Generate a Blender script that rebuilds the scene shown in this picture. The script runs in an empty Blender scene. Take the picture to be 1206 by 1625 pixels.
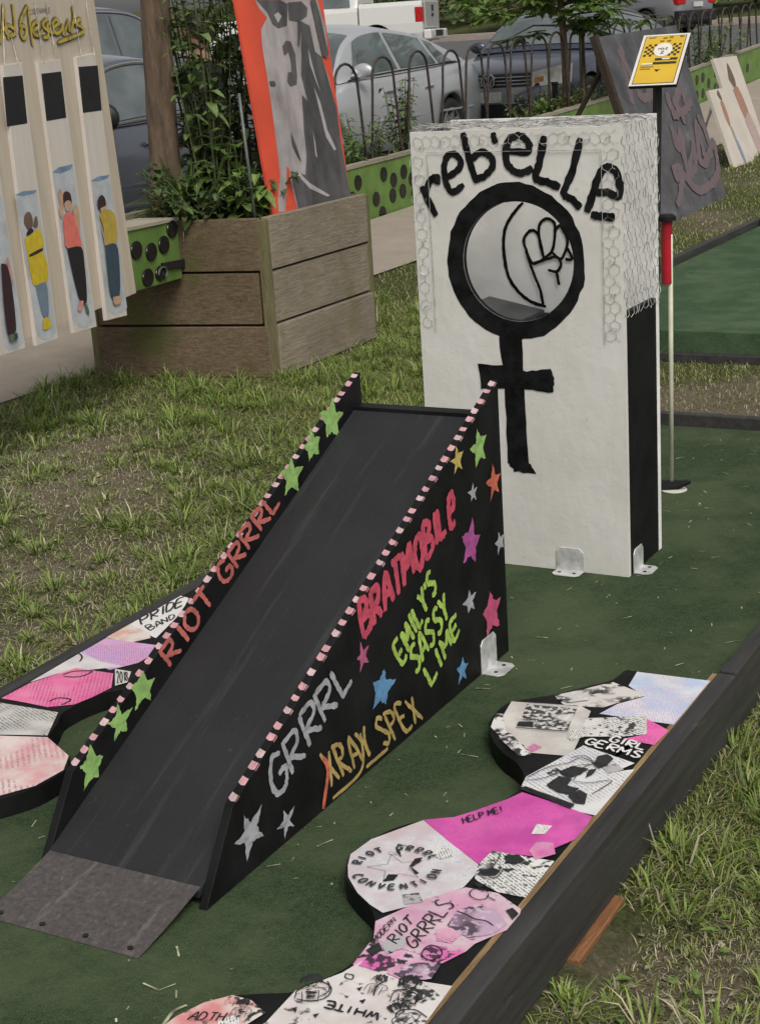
import bpy, bmesh, math, random
import numpy as np
from mathutils import Vector, Matrix
random.seed(7); RNG = np.random.default_rng(11)
S = bpy.context.scene
COL = S.collection
# ------------------------------------------------------------ camera, sky, sun, exposure
cr, cd, cf = [Vector(v) for v in [(0.875402,0.479383,-0.062154),(0.087049,-0.282809,-0.955218),(-0.475493,0.830789,-0.289302)]]
cam = bpy.data.cameras.new('camera'); cam_o = bpy.data.objects.new('camera', cam); COL.objects.link(cam_o)
cam.sensor_fit = 'VERTICAL'; cam.sensor_height = 36.0; cam.lens = 56.005
cam.clip_start = 0.05; cam.clip_end = 600
m = Matrix((cr, -cd, -cf)).transposed().to_4x4(); m.translation = (0, 0, 1.5952)
cam_o.matrix_world = m
S.camera = cam_o
SUN_EL, SUN_AZ = math.radians(50), math.radians(-42)      # azimuth measured from +X towards +Y
W = bpy.data.worlds.new('World'); S.world = W; W.use_nodes = True
nt = W.node_tree; nt.nodes.clear()
wo = nt.nodes.new('ShaderNodeOutputWorld'); bg = nt.nodes.new('ShaderNodeBackground')
sky = nt.nodes.new('ShaderNodeTexSky'); sky.sky_type = 'NISHITA'; sky.sun_disc = False
sky.sun_elevation = SUN_EL; sky.sun_rotation = math.radians(90) - SUN_AZ
sky.air_density = 1.0; sky.dust_density = 4.0; sky.ozone_density = 1.0
hs = nt.nodes.new('ShaderNodeHueSaturation'); hs.inputs['Saturation'].default_value = 0.12
nt.links.new(sky.outputs[0], hs.inputs['Color']); nt.links.new(hs.outputs[0], bg.inputs['Color'])
bg.inputs['Strength'].default_value = 0.095
nt.links.new(bg.outputs[0], wo.inputs['Surface'])
sl = bpy.data.lights.new('sun', 'SUN'); sl.energy = 1.5; sl.angle = math.radians(24); sl.color = (1.0, 0.95, 0.87)
so = bpy.data.objects.new('sun', sl); COL.objects.link(so)
sd = Vector((math.cos(SUN_EL)*math.cos(SUN_AZ), math.cos(SUN_EL)*math.sin(SUN_AZ), math.sin(SUN_EL)))
so.rotation_euler = (-sd).to_track_quat('-Z', 'Y').to_euler()
S.view_settings.view_transform = 'Standard'; S.view_settings.look = 'None'
S.view_settings.exposure = 0.36; S.view_settings.gamma = 1.0; S.view_settings.use_curve_mapping = False

# ------------------------------------------------------------ materials
MATS = {}
def lin(c):
    return tuple(((v/255)/12.92 if v/255 <= .04045 else ((v/255+.055)/1.055)**2.4) for v in c)
class NT:
    def __init__(s, name):
        s.m = bpy.data.materials.new(name); s.m.use_nodes = True; s.t = s.m.node_tree
        s.b = s.t.nodes['Principled BSDF']; s.tc = None
    def n(s, typ, **kw):
        o = s.t.nodes.new(typ)
        for k, v in kw.items(): setattr(o, k, v)
        return o
    def l(s, a, b): s.t.links.new(a, b)
    def coord(s, scale=(1,1,1), rot=(0,0,0)):
        if s.tc is None: s.tc = s.n('ShaderNodeTexCoord')
        mp = s.n('ShaderNodeMapping'); mp.inputs['Scale'].default_value = scale; mp.inputs['Rotation'].default_value = rot
        s.l(s.tc.outputs['Object'], mp.inputs['Vector']); return mp.outputs[0]
    def noise(s, scale, detail=3, rough=.55, st=(1,1,1), rot=(0,0,0)):
        o = s.n('ShaderNodeTexNoise'); o.inputs['Scale'].default_value = scale; o.inputs['Detail'].default_value = detail
        o.inputs['Roughness'].default_value = rough; s.l(s.coord(st, rot), o.inputs['Vector']); return o.outputs['Fac']
    def ramp(s, fac, stops, const=False):
        o = s.n('ShaderNodeValToRGB'); e = o.color_ramp.elements
        if const: o.color_ramp.interpolation = 'CONSTANT'
        while len(e) < len(stops): e.new(.5)
        for i, (p, c) in enumerate(stops):
            e[i].position = p; e[i].color = (c[0], c[1], c[2], 1) if not isinstance(c, (int, float)) else (c, c, c, 1)
        s.l(fac, o.inputs[0]); return o.outputs[0]
    def mix(s, fac, a, b, mode='MIX'):
        o = s.n('ShaderNodeMix', data_type='RGBA', blend_type=mode)
        for i, v in ((0, fac), (6, a), (7, b)):
            if isinstance(v, (int, float)): o.inputs[i].default_value = v
            elif isinstance(v, tuple): o.inputs[i].default_value = (*v[:3], 1)
            else: s.l(v, o.inputs[i])
        return o.outputs[2]
    def bump(s, h, strength=.3, dist=.01):
        o = s.n('ShaderNodeBump'); o.inputs['Strength'].default_value = strength; o.inputs['Distance'].default_value = dist
        s.l(h, o.inputs['Height']); s.l(o.outputs[0], s.b.inputs['Normal'])
    def col(s, c):
        if isinstance(c, tuple): s.b.inputs['Base Color'].default_value = (*c[:3], 1)
        else: s.l(c, s.b.inputs['Base Color'])
    def rough(s, v):
        if isinstance(v, (int, float)): s.b.inputs['Roughness'].default_value = v
        else: s.l(v, s.b.inputs['Roughness'])
def mat(name, c, rough=.6, var=.12, scale=30, bump=0, bscale=None, metal=0, spec=.4, detail=3, st=(1,1,1), bdist=.004):
    """plain painted / moulded surface with a little tonal variation"""
    if name in MATS: return MATS[name]
    t = NT(name); f = t.noise(scale, detail, st=st)
    lo = tuple(max(0, v*(1-var*1.6)) for v in c); hi = tuple(min(1, v*(1+var)) for v in c)
    t.col(t.ramp(f, [(.3, lo), (.7, hi)])); t.rough(rough); t.b.inputs['Metallic'].default_value = metal
    t.b.inputs['Specular IOR Level'].default_value = spec
    if bump: t.bump(t.noise(bscale or scale*3, 4), bump, bdist)
    MATS[name] = t.m; return t.m
def wood(name, c1, c2, axis=0, rough=.75, scale=7, moss=None, dirt=.35):
    if name in MATS: return MATS[name]
    t = NT(name); st = [14, 14, 14]; st[axis] = .9
    g = t.mix(.45, t.noise(scale, 8, .75, tuple(st)), t.noise(scale*3.3, 6, .7, tuple(st))); base = t.ramp(g, [(.36, tuple(v*.7 for v in c1)), (.5, tuple((a+b)/2 for a, b in zip(c1, c2))), (.63, tuple(v*1.1 for v in c2))])
    big = t.noise(2.2, 4, .6)
    base = t.mix(t.ramp(big, [(.35, dirt), (.65, 0.0)]), base, tuple(v*.45 for v in c1))
    if moss:
        mm = t.noise(3.1, 3, .6, (1, 1, .6)); base = t.mix(t.ramp(mm, [(.54, 0.0), (.7, .75)]), base, moss)
    t.col(base); t.rough(rough); t.b.inputs['Specular IOR Level'].default_value = .2
    t.bump(g, .6, .005); MATS[name] = t.m; return t.m
def paint(name, c, under=(.012,.012,.013), cover=.7):
    """chalky hand-brushed paint: thin in places so the panel shows through"""
    if name in MATS: return MATS[name]
    t = NT(name); f = t.noise(75, 6, .75, (1, .45, .8), (.7, 0, 0)); g = t.noise(20, 3)
    k = t.ramp(f, [(.32, cover*.1), (.55, 1.0)])
    t.col(t.mix(k, tuple(a*.45+b*.55 for a, b in zip(c, under)), t.ramp(g, [(.3, tuple(v*.72 for v in c)), (.7, c)])))
    t.rough(.7); MATS[name] = t.m; return t.m
def print_mat(name, paper, ink=(.03,.03,.03), wash=None, style='plain', rot=.5, scale=38, thr=.5, line=.0055, ink2=None):
    """photocopied zine page: washed paper with blotchy halftone pictures or rows of type"""
    t = NT(name); base = paper
    if wash: base = t.mix(t.ramp(t.noise(16, 3), [(.4, 0.0), (.64, 1.0)]), paper, wash)
    base = t.mix(t.ramp(t.noise(7, 3), [(.3, .16), (.6, 0.0)]), base, (.25, .24, .22)) 
    if style in ('photo', 'both'):
        f = t.noise(scale, 4, .5); k = t.ramp(f, [(thr-.03, 0.0), (thr+.03, 1.0)])
        region = t.ramp(t.noise(12, 1), [(.42, 0.0), (.5, 1.0)]); kk = t.mix(1.0, k, region, 'MULTIPLY')
        base = t.mix(kk, base, ink)
        if ink2: base = t.mix(t.ramp(t.noise(scale*.6, 2), [(.58, 0.0), (.62, .7)]), base, ink2)
    if style in ('text', 'both'):
        w = t.n('ShaderNodeTexWave', wave_type='BANDS', bands_direction='Y'); w.inputs['Scale'].default_value = .314/line
        t.l(t.coord((1,1,1), (0,0,rot)), w.inputs['Vector'])
        a = t.ramp(w.outputs['Fac'], [(.5, 0.0), (.62, 1.0)]); b = t.ramp(t.noise(260, 1, .5, (1, .5, 1), (0,0,rot)), [(.44, 0.0), (.5, .8)])
        c = t.ramp(t.noise(9, 1), [(.4, 0.0), (.46, 1.0)])
        base = t.mix(t.mix(1.0, t.mix(1.0, a, b, 'MULTIPLY'), c, 'MULTIPLY'), base, ink)
    t.col(base); t.rough(.45); t.bump(t.noise(18, 3), .25, .004); return t.m

# ------------------------------------------------------------ geometry helpers
class G:
    """collects shapes; build() links them as ONE mesh object"""
    def __init__(s): s.v = []; s.f = []
    def add(s, v, f):
        o = len(s.v); s.v += [tuple(p) for p in v]; s.f += [tuple(i+o for i in q) for q in f]; return s
    def box(s, x0, x1, y0, y1, z0, z1):
        v = [(x, y, z) for z in (z0, z1) for y in (y0, y1) for x in (x0, x1)]
        return s.add(v, [(0,2,3,1),(4,5,7,6),(0,1,5,4),(2,6,7,3),(0,4,6,2),(1,3,7,5)])
    def obox(s, O, ux, uy, uz, a0, a1, b0, b1, c0, c1):
        O, ux, uy, uz = Vector(O), Vector(ux), Vector(uy), Vector(uz)
        v = [O+ux*a+uy*b+uz*c for c in (c0, c1) for b in (b0, b1) for a in (a0, a1)]
        return s.add(v, [(0,2,3,1),(4,5,7,6),(0,1,5,4),(2,6,7,3),(0,4,6,2),(1,3,7,5)])
    def prism(s, poly, P, h0, h1):
        if sum(a[0]*b[1]-b[0]*a[1] for a, b in zip(poly, poly[1:]+poly[:1])) < 0: poly = poly[::-1]
        n = len(poly); v = [P(u, w, h0) for u, w in poly]+[P(u, w, h1) for u, w in poly]
        f = [tuple(range(n))[::-1], tuple(range(n, 2*n))]+[(i, (i+1) % n, n+(i+1) % n, n+i) for i in range(n)]
        return s.add(v, f)
    def tube(s, pts, r, n=8, cap=True):
        pts = [Vector(p) for p in pts]; rr = r if isinstance(r, (list, tuple)) else [r]*len(pts); v = []; prev = None
        for i, p in enumerate(pts):
            t = (pts[min(i+1, len(pts)-1)]-pts[max(i-1, 0)]).normalized()
            a = (prev - t*prev.dot(t)) if prev is not None else t.cross(Vector((0, 0, 1)) if abs(t.z) < .9 else Vector((1, 0, 0)))
            a.normalize(); prev = a; b = t.cross(a)
            for k in range(n):
                q = 2*math.pi*k/n; v.append(p+(a*math.cos(q)+b*math.sin(q))*rr[i])
        f = [(i*n+k, i*n+(k+1) % n, (i+1)*n+(k+1) % n, (i+1)*n+k) for i in range(len(pts)-1) for k in range(n)]
        if cap: f += [tuple(range(n))[::-1], tuple((len(pts)-1)*n+k for k in range(n))]
        return s.add(v, f)
    def disc(s, P, cu, cv, ru, rv, h0, h1, n=20, rot=0):
        poly = []
        for k in range(n):
            q = 2*math.pi*k/n; a, b = ru*math.cos(q), rv*math.sin(q)
            poly.append((cu+a*math.cos(rot)-b*math.sin(rot), cv+a*math.sin(rot)+b*math.cos(rot)))
        return s.prism(poly, P, h0, h1)
    def grid(s, rows, close=False):
        n = len(rows[0]); v = [p for r in rows for p in r]
        f = [(i*n+k, i*n+(k+1) % n, (i+1)*n+(k+1) % n, (i+1)*n+k) for i in range(len(rows)-1) for k in range(n if close else n-1)]
        return s.add(v, f)
    def build(s, name, mt, parent=None, smooth=False, bevel=0, world=True, sub=0):
        me = bpy.data.meshes.new(name); me.from_pydata([tuple(p) for p in s.v], [], s.f); me.update()
        bm = bmesh.new(); bm.from_mesh(me); bmesh.ops.recalc_face_normals(bm, faces=bm.faces); bm.to_mesh(me); bm.free()
        if smooth:
            me.polygons.foreach_set('use_smooth', [True]*len(me.polygons))
        o = bpy.data.objects.new(name, me); COL.objects.link(o)
        if mt is not None: me.materials.append(mt)
        if parent is not None: attach(o, parent, world)
        if bevel:
            b = o.modifiers.new('bevel', 'BEVEL'); b.width = bevel; b.segments = 2; b.limit_method = 'ANGLE'; b.angle_limit = .6
        if sub:
            b = o.modifiers.new('sub', 'SUBSURF'); b.levels = sub; b.render_levels = sub
        return o
def attach(o, parent, world=True):
    o.parent = parent
    if world and parent.type == 'EMPTY': o.matrix_parent_inverse = Matrix.Translation(parent.location).inverted()
def thing(name, label, cat, loc=(0,0,0), group=None, rz=0):
    o = bpy.data.objects.new(name, None); COL.objects.link(o); o.location = loc; o.rotation_euler = (0, 0, rz)
    o.empty_display_size = .1; return tag(o, label, cat, group)
def tag(o, label, cat, group=None):
    o['label'] = label; o['category'] = cat
    if group: o['group'] = group
    return o
def kind(o, k): o['kind'] = k; return o
PD = {'RS':((-1.572,0.0,0.0),(0.0,1.0,0.0),(0.0,0.0,1.0)),'LS':((-1.945,0.0,0.0),(0.0,1.0,0.0),(0.0,0.0,1.0)),'BF':((0.0,3.95,0.0),(1.0,0.0,0.0),(0.0,0.0,1.0)),'BB':((0.0,4.2,0.0),(1.0,0.0,0.0),(0.0,0.0,1.0)),'BT':((0.0,0.0,0.145),(1.0,0.0,0.0),(0.0,1.0,0.0)),'DP':((-4.5034,5.7747,0.5185),(-0.19092,0.9816,0.0),(-0.04023,-0.00783,0.99916)),'RP':((-4.2713,6.5997,0.7751),(0.0,1.0,0.0),(-0.10481,0.0,0.99449)),'CB':((-4.0707,11.6238,0.03),(0.03776,0.99929,0.0),(-0.32287,0.0122,0.94637)),'W1':((-4.5221,15.0867,0.1),(0.07907,0.99687,0.0),(-0.33526,0.02659,0.94175)),'YS':((-2.318,6.2764,1.3105),(0.9965,0.08358,0.0),(-0.0669,0.79762,0.59944)),'GP':((-4.6293,6.3128,0.4986),(-0.19092,0.9816,0.0),(0.0,0.0,1.0))}
class Pl:
    def __init__(s, O, U, V, off=0):
        s.O, s.U, s.V = Vector(O), Vector(U), Vector(V); s.N = s.U.cross(s.V).normalized(); s.off = off
    def __call__(s, u, v, h=0): return s.O+s.U*u+s.V*v+s.N*(h+s.off)
PLN = {k: Pl(*v) for k, v in PD.items()}
def smooth_line(pts, n=6):
    if len(pts) < 3: 
        a, b = pts[0], pts[-1]; return [(a[0]+(b[0]-a[0])*i/8, a[1]+(b[1]-a[1])*i/8) for i in range(9)]
    out = []; P = [pts[0]]+list(pts)+[pts[-1]]
    for i in range(1, len(P)-2):
        p0, p1, p2, p3 = P[i-1], P[i], P[i+1], P[i+2]
        for k in range(n):
            t = k/n; out.append(tuple(.5*((2*p1[j])+(-p0[j]+p2[j])*t+(2*p0[j]-5*p1[j]+4*p2[j]-p3[j])*t*t+(-p0[j]+3*p1[j]-3*p2[j]+p3[j])*t**3) for j in (0, 1)))
    out.append(tuple(pts[-1])); return out
def ribbon(g, pts, w, P, h, jit=.12, curve=True, rise=.00008):
    """one brush stroke: a slightly ragged flat strip lying h above plane P"""
    q = smooth_line(pts) if curve else pts; n = len(q); L = []; R = []
    for i, p in enumerate(q):
        a, b = q[max(i-1, 0)], q[min(i+1, n-1)]; dx, dy = b[0]-a[0], b[1]-a[1]; l = math.hypot(dx, dy) or 1
        nx, ny = -dy/l, dx/l; e = 1-.35*(max(0, abs(2*i/(n-1)-1)-.82)/.18)**2
        ww = w*.5*e*(1+random.uniform(-jit, jit)); w2 = w*.5*e*(1+random.uniform(-jit, jit)*1.2); hh = h+rise*i/n
        L.append(P(p[0]+nx*ww, p[1]+ny*ww, hh)); R.append(P(p[0]-nx*w2, p[1]-ny*w2, hh))
    v = L+R; g.add(v, [(i, i+1, n+i+1, n+i) for i in range(n-1)])
GL = {
'A':[[(0,0),(.35,1),(.7,0)],[(.15,.38),(.55,.38)]],'B':[[(0,0),(0,1),(.45,.95),(.5,.72),(.05,.52),(.6,.45),(.6,.12),(0,0)]],'C':[[(.65,.85),(.35,1),(.05,.6),(.1,.2),(.4,0),(.65,.15)]],
'D':[[(0,0),(0,1),(.5,.85),(.6,.4),(.4,.08),(0,0)]],'E':[[(.6,1),(0,1),(0,0),(.6,0)],[(0,.52),(.45,.52)]],'G':[[(.62,.85),(.3,1),(.03,.6),(.08,.15),(.4,0),(.62,.2),(.62,.45),(.35,.45)]],
'H':[[(0,0),(0,1)],[(.6,0),(.6,1)],[(0,.5),(.6,.5)]],'I':[[(.2,0),(.2,1)]],'L':[[(0,1),(0,.02)],[(0,.02),(.58,.05)]],'M':[[(0,0),(.05,1)],[(.05,1),(.38,.35)],[(.38,.35),(.72,1)],[(.72,1),(.78,0)]],
'N':[[(0,0),(0,1)],[(0,1),(.6,0)],[(.6,0),(.6,1)]],'O':[[(.32,1),(.02,.6),(.1,.15),(.35,0),(.62,.3),(.58,.8),(.32,1)]],'P':[[(0,0),(0,1)],[(0,1),(.55,.92),(.55,.6),(.05,.48)]],'R':[[(0,0),(0,1)],[(0,1),(.55,.92),(.52,.6),(.05,.5)],[(.08,.5),(.62,0)]],
'S':[[(.6,.88),(.3,1),(.04,.75),(.32,.52),(.6,.28),(.35,0),(.02,.12)]],'T':[[(0,1),(.7,1)],[(.35,1),(.35,0)]],'U':[[(0,1),(.03,.2),(.3,0),(.58,.2),(.6,1)]],'V':[[(0,1),(.32,0)],[(.32,0),(.65,1)]],'W':[[(0,1),(.2,0)],[(.2,0),(.4,.7)],[(.4,.7),(.6,0)],[(.6,0),(.8,1)]],
'X':[[(0,1),(.6,0)],[(.6,1),(0,0)]],'Y':[[(0,1),(.32,.5)],[(.65,1),(.32,.5),(.28,0)]],'!':[[(.2,1),(.2,.3)],[(.2,.12),(.2,0)]],"'":[[(.12,1),(.08,.72)]],' ':[],
'i':[[(.2,0),(.2,1)]],'e':[[(.05,.5),(.55,.6),(.5,.95),(.2,.95),(.05,.5),(.15,.08),(.55,.1)]],'2':[[(.05,.8),(.3,1),(.55,.75),(.05,.02)],[(.05,.02),(.6,.02)]],'0':[[(.32,1),(.05,.6),(.1,.15),(.35,0),(.6,.4),(.55,.85),(.32,1)]],'1':[[(.3,0),(.3,1)]],'8':[[(.3,.52),(.05,.78),(.3,1),(.55,.78),(.3,.52),(.02,.25),(.3,0),(.6,.25),(.3,.52)]],
'F':[[(.55,1),(0,1),(0,0)],[(0,.5),(.42,.5)]],'K':[[(0,0),(0,1)],[(.55,1),(.02,.45)],[(.15,.55),(.6,0)]]}
ADV = {'I':.5,'i':.5,'M':1.0,'W':1.0,"'":.35,'!':.45,' ':.5,'1':.5}
def text_strokes(txt):
    x = 0; out = []
    for ch in txt:
        for st in GL[ch]: out.append([(x+a, b) for a, b in st])
        x += ADV.get(ch, .85)
    return out, x-.2
def lettering(name, txt, quad, P, w, mt, parent, h=.0012, jit=.24, wob=.03):
    """hand lettering in the quadrilateral quad (bottom left, bottom right, top right, top left)"""
    st, wd = text_strokes(txt); g = G(); bl, br, tr, tl = quad
    for k, s_ in enumerate(st):
        ox, oy = random.uniform(-wob, wob), random.uniform(-wob, wob); q = []
        pts = smooth_line(s_) if len(s_) > 2 else smooth_line(s_)
        for a, b in pts:
            u, v = (a+ox)/wd, b+oy
            q.append(tuple(bl[j]*(1-u)*(1-v)+br[j]*u*(1-v)+tr[j]*u*v+tl[j]*(1-u)*v for j in (0, 1)))
        ribbon(g, q, w, P, h+k*.00008, jit, curve=False)
    return g.build(name, mt, parent)
def star_poly(cx, cy, R, rot=0, inner=.42, jit=.2):
    o = []
    for k in range(10):
        r = (R if k % 2 == 0 else R*inner)*(1+random.uniform(-jit, jit)); q = math.radians(90+36*k+rot)
        o.append((cx+r*math.cos(q), cy+r*math.sin(q)))
    return ragged(o, R*.045, 5)
def ragged(poly, j=.0025, n=5):
    o = []
    for a, b in zip(poly, poly[1:]+poly[:1]):
        for k in range(n): o.append((a[0]+(b[0]-a[0])*k/n+random.uniform(-j, j), a[1]+(b[1]-a[1])*k/n+random.uniform(-j, j)))
    return o
def flat(name, poly, P, h, mt, parent, th=.0003): 
    g = G()
    if sum(a[0]*b[1]-b[0]*a[1] for a, b in zip(poly, poly[1:]+poly[:1])) < 0: poly = poly[::-1]
    g.add([P(u, v, h) for u, v in poly], [tuple(range(len(poly)))]); return g.build(name, mt, parent)

# ------------------------------------------------------------ terrain
GYT = [(-60,0),(8,0),(12,.04),(18,.22),(27,.75),(44,1.0),(55,1.1),(80,3.5),(200,6.0)]
def lerp(tab, t):
    for (a, b), (c, d) in zip(tab, tab[1:]):
        if t <= c: return b+(d-b)*max(0, min(1, (t-a)/(c-a)))
    return tab[-1][1]
def sstep(a, b, t): t = max(0, min(1, (t-a)/(b-a))); return t*t*(3-2*t)
def gz(x, y): 
    d = -.05*sstep(-1.02, -.85, x)*(1-sstep(4.5, 6, y))
    return lerp(GYT, y) + d + .012*math.sin(x*3.1+y*1.7)*math.sin(y*2.3-x) * (1-sstep(7.5,10,y)) * sstep(-5.1,-4.4,x)
def dirt(x, y):
    """0 thick grass .. 1 worn bare earth; vectorised"""
    f = .5+.22*np.sin(1.9*x+.7*y+.6)+.2*np.sin(2.7*y-1.3*x+2.1)+.16*np.sin(5.1*x+3.3*y)+.14*np.sin(6.3*y-4.4*x+1.)+.1*np.sin(11*x+2*y)*np.sin(9*y)
    worn = np.exp(-(((x+3.25)/.9)**2+((y-4.05)/.9)**2))*.36                     # trodden patch left of the ramp
    worn = worn+np.exp(-(((x+2.0)/1.2)**2+((y-6.3)/.6)**2))*.35+np.exp(-(((x+.62)/.25)**2+((y-2.35)/.22)**2))*.45
    green = np.exp(-((y-6.1+.1*(x+4))/.55)**2)*.35*(x < -2.6)
    return np.clip(f*.62-.08+worn-green, 0, 1)
def ground_material():
    t = NT('lawn_soil'); a = t.n('ShaderNodeVertexColor', layer_name='dirt')
    so = t.ramp(t.noise(85, 8, .8), [(.3, (.075,.060,.042)), (.55, (.185,.152,.108)), (.75, (.33,.285,.215))])
    gr = t.ramp(t.noise(60, 5, .7), [(.3, (.030,.036,.012)), (.6, (.09,.10,.04)), (.8, (.15,.15,.07))])
    k = t.ramp(t.mix(.35, a.outputs['Color'], t.noise(25, 4)), [(.38, 0.0), (.58, 1.0)])
    t.col(t.mix(k, gr, so)); t.rough(.95); t.b.inputs['Specular IOR Level'].default_value = .1; t.bump(t.noise(70, 6, .75), .9, .02); return t.m
def make_ground():
    xs = list(np.arange(-7, 1.6, .09))+[3, 8, 20, 60, 200]; xs = [-200, -100, -60, -30, -20, -14, -10, -8.5]+xs
    ys = list(np.arange(.4, 13.5, .09))+[14, 15, 16, 18, 20, 23, 27, 32, 38, 44, 50, 55, 60, 66, 72, 80, 100, 200]; ys = [-200, -60, -20, -5, -1]+ys
    g = G(); g.grid([[(x, y, gz(x, y)) for x in xs] for y in ys]); o = g.build('ground', ground_material(), smooth=True)
    ca = o.data.color_attributes.new('dirt', 'FLOAT_COLOR', 'POINT'); v = np.array(g.v); d = dirt(v[:, 0], v[:, 1]); d[(v[:, 1] > 40)] = 0
    c = np.ones((len(v), 4)); c[:, 0] = c[:, 1] = c[:, 2] = d; ca.data.foreach_set('color', c.ravel()); return kind(o, 'structure')
make_ground()
def strip(name, xs, ys, dz, mt, kn='structure'):
    g = G(); g.grid([[(x, y, gz(-3, y)+dz) for x in xs] for y in ys]); return kind(g.build(name, mt), kn)
YS_ = [-20, -5, 3, 6, 8, 9, 10, 11, 12, 13, 14, 15, 16, 17, 18, 20, 22, 24, 27, 32, 38, 44, 50]
def concrete(name, c, sc=6, stain=.4):
    t = NT(name); f = t.noise(sc, 5, .65); g = t.noise(180, 2)
    t.col(t.mix(.25, t.ramp(f, [(.3, tuple(v*(1-stain) for v in c)), (.7, c)]), t.ramp(g, [(.35, tuple(v*.5 for v in c)), (.65, tuple(min(1, v*1.3) for v in c))])))
    t.rough(.9); t.bump(g, .3, .003); return t.m
M_path = concrete('path_concrete', (.33,.28,.225), 3, .3)
strip('path', [-6.75, -6.0, -5.25], YS_, .012, M_path)
M_road = concrete('asphalt', (.085,.083,.085), 2.5, .25)
strip('road', [-60, -40, -24, -14, -10, -8, -6.98], YS_, .014, M_road)
M_mark = concrete('road_marking', (.62,.62,.6), 8, .3)
g = G(); g.add([(-9.4, 26.5, gz(0,26.5)+.024), (-7.4, 29.5, gz(0,29.5)+.024), (-7.0, 29.2, gz(0,29.2)+.024), (-8.9, 26.0, gz(0,26.0)+.024)], [(0,1,2,3)]); kind(g.build('road_marking', M_mark), 'structure')
g = G(); g.box(-60, 30, 50, 50.5, gz(0,50)-.3, gz(0,50)+.18); kind(g.build('far_kerb', concrete('far_kerb_concrete', (.36,.30,.25), 3)), 'structure')
g = G(); g.box(-60, 30, 50.5, 54, gz(0,50)-.3, gz(0,50)+.2); kind(g.build('far_pavement', concrete('far_pavement_concrete', (.30,.26,.22), 3)), 'structure')

# ------------------------------------------------------------ the golf lane
TURF = .10; BT = .145
def turf_mat(name, c):
    t = NT(name); f = t.noise(330, 3, .75); b = t.noise(3.0, 6, .7); mid = t.noise(95, 4, .75)
    col = t.ramp(f, [(.32, tuple(v*.22 for v in c)), (.5, c), (.68, tuple(min(1, v*2.3) for v in c))])
    col = t.mix(t.ramp(mid, [(.35, .6), (.62, 0.0)]), col, tuple(v*.38 for v in c)); col = t.mix(t.ramp(b, [(.38, .6), (.58, 0.0)]), col, (c[0]*2.0, c[1]*1.6, c[2]*1.7)); col = t.mix(t.ramp(t.noise(520, 2), [(.70, 0.0), (.74, .5)]), col, (.19,.20,.13))
    t.col(col); t.rough(.95); t.b.inputs['Specular IOR Level'].default_value = .08; t.bump(mid, .8, .006); return t.m
def rail_paint():
    t = NT('charcoal_painted_lumber'); f = t.noise(5, 5, .7, (6, .5, 6)); s_ = t.noise(22, 5, .8, (1, .2, 1)); c = t.ramp(f, [(.3, (.022,.0215,.021)), (.7, (.052,.050,.048))])
    c = t.mix(t.ramp(s_, [(.63, 0.0), (.72, .55)]), c, (.10,.095,.085)); t.col(c); t.rough(.6); t.b.inputs['Specular IOR Level'].default_value = .3; t.bump(f, .5, .004); return t.m
def ramp_paint():
    t = NT('charcoal_ramp_paint'); f = t.noise(4, 4, .6); s_ = t.noise(34, 5, .7, (1, .05, .05), (0, 0, .04)); d = t.noise(420, 1)
    c = t.ramp(f, [(.3, (.015,.0155,.017)), (.7, (.022,.0225,.025))]); c = t.mix(t.ramp(s_, [(.54, 0.0), (.70, .45)]), c, (.062,.061,.06)); c = t.mix(t.ramp(t.noise(60, 3, .8), [(.66, 0.0), (.72, .4)]), c, (.08,.078,.075)); c = t.mix(t.ramp(d, [(.72, 0.0), (.76, .5)]), c, (.10,.10,.10))
    t.col(c); t.rough(.55); t.b.inputs['Specular IOR Level'].default_value = .35; t.bump(t.noise(240, 3), .12, .003); return t.m
M_turf = turf_mat('artificial_turf', (.042,.066,.033))
M_black = mat('black_painted_wood', (.0075,.0075,.008), .6, .4, 9, .25, 60, spec=.22)
M_rail = rail_paint()
M_deck = ramp_paint()
lane = thing('golf_lane', 'green turf mini golf lane with black timber edging, carrying the ramp and white tower', 'golf lane', (-1.78, 3.2, 0))
g = G(); g.box(-2.533, -1.024, .75, 5.612, .07, TURF); g.build('turf', M_turf, lane)
g = G(); g.box(-2.52, -1.04, .76, 5.60, .01, .069); g.build('deck', M_black, lane)
for (x0, x1, y0, y1, z1) in ((-1.022, -.980, .70, 3.285, .147), (-1.020, -.979, 3.29, 5.66, .151), (-2.575, -2.535, .70, 5.66, .147)):
    g = G(); g.box(x0, x1, y0, y1, .004, z1); g.build('rail', M_rail, lane, bevel=.004)
g = G(); g.box(-2.533, -1.024, 5.614, 5.654, .004, .146); g.build('rail', M_rail, lane, bevel=.004)
M_rawedge = wood('raw_plywood', (.20,.12,.055), (.36,.25,.13), 1)
g = G(); g.box(-1.0335, -1.0225, .9, 3.28, .12, .1445); g.build('shim_strip', M_rawedge, lane)
# wooden shim under the edge
g = G(); g.box(-1.03, -.963, 2.285, 2.52, -.10, .000)
tag(g.build('wood_block', wood('cedar_offcut', (.17,.075,.032), (.33,.16,.075), 1), bevel=.003), 'orange raw timber block wedged under the black edge of the lane', 'wood block')
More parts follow.
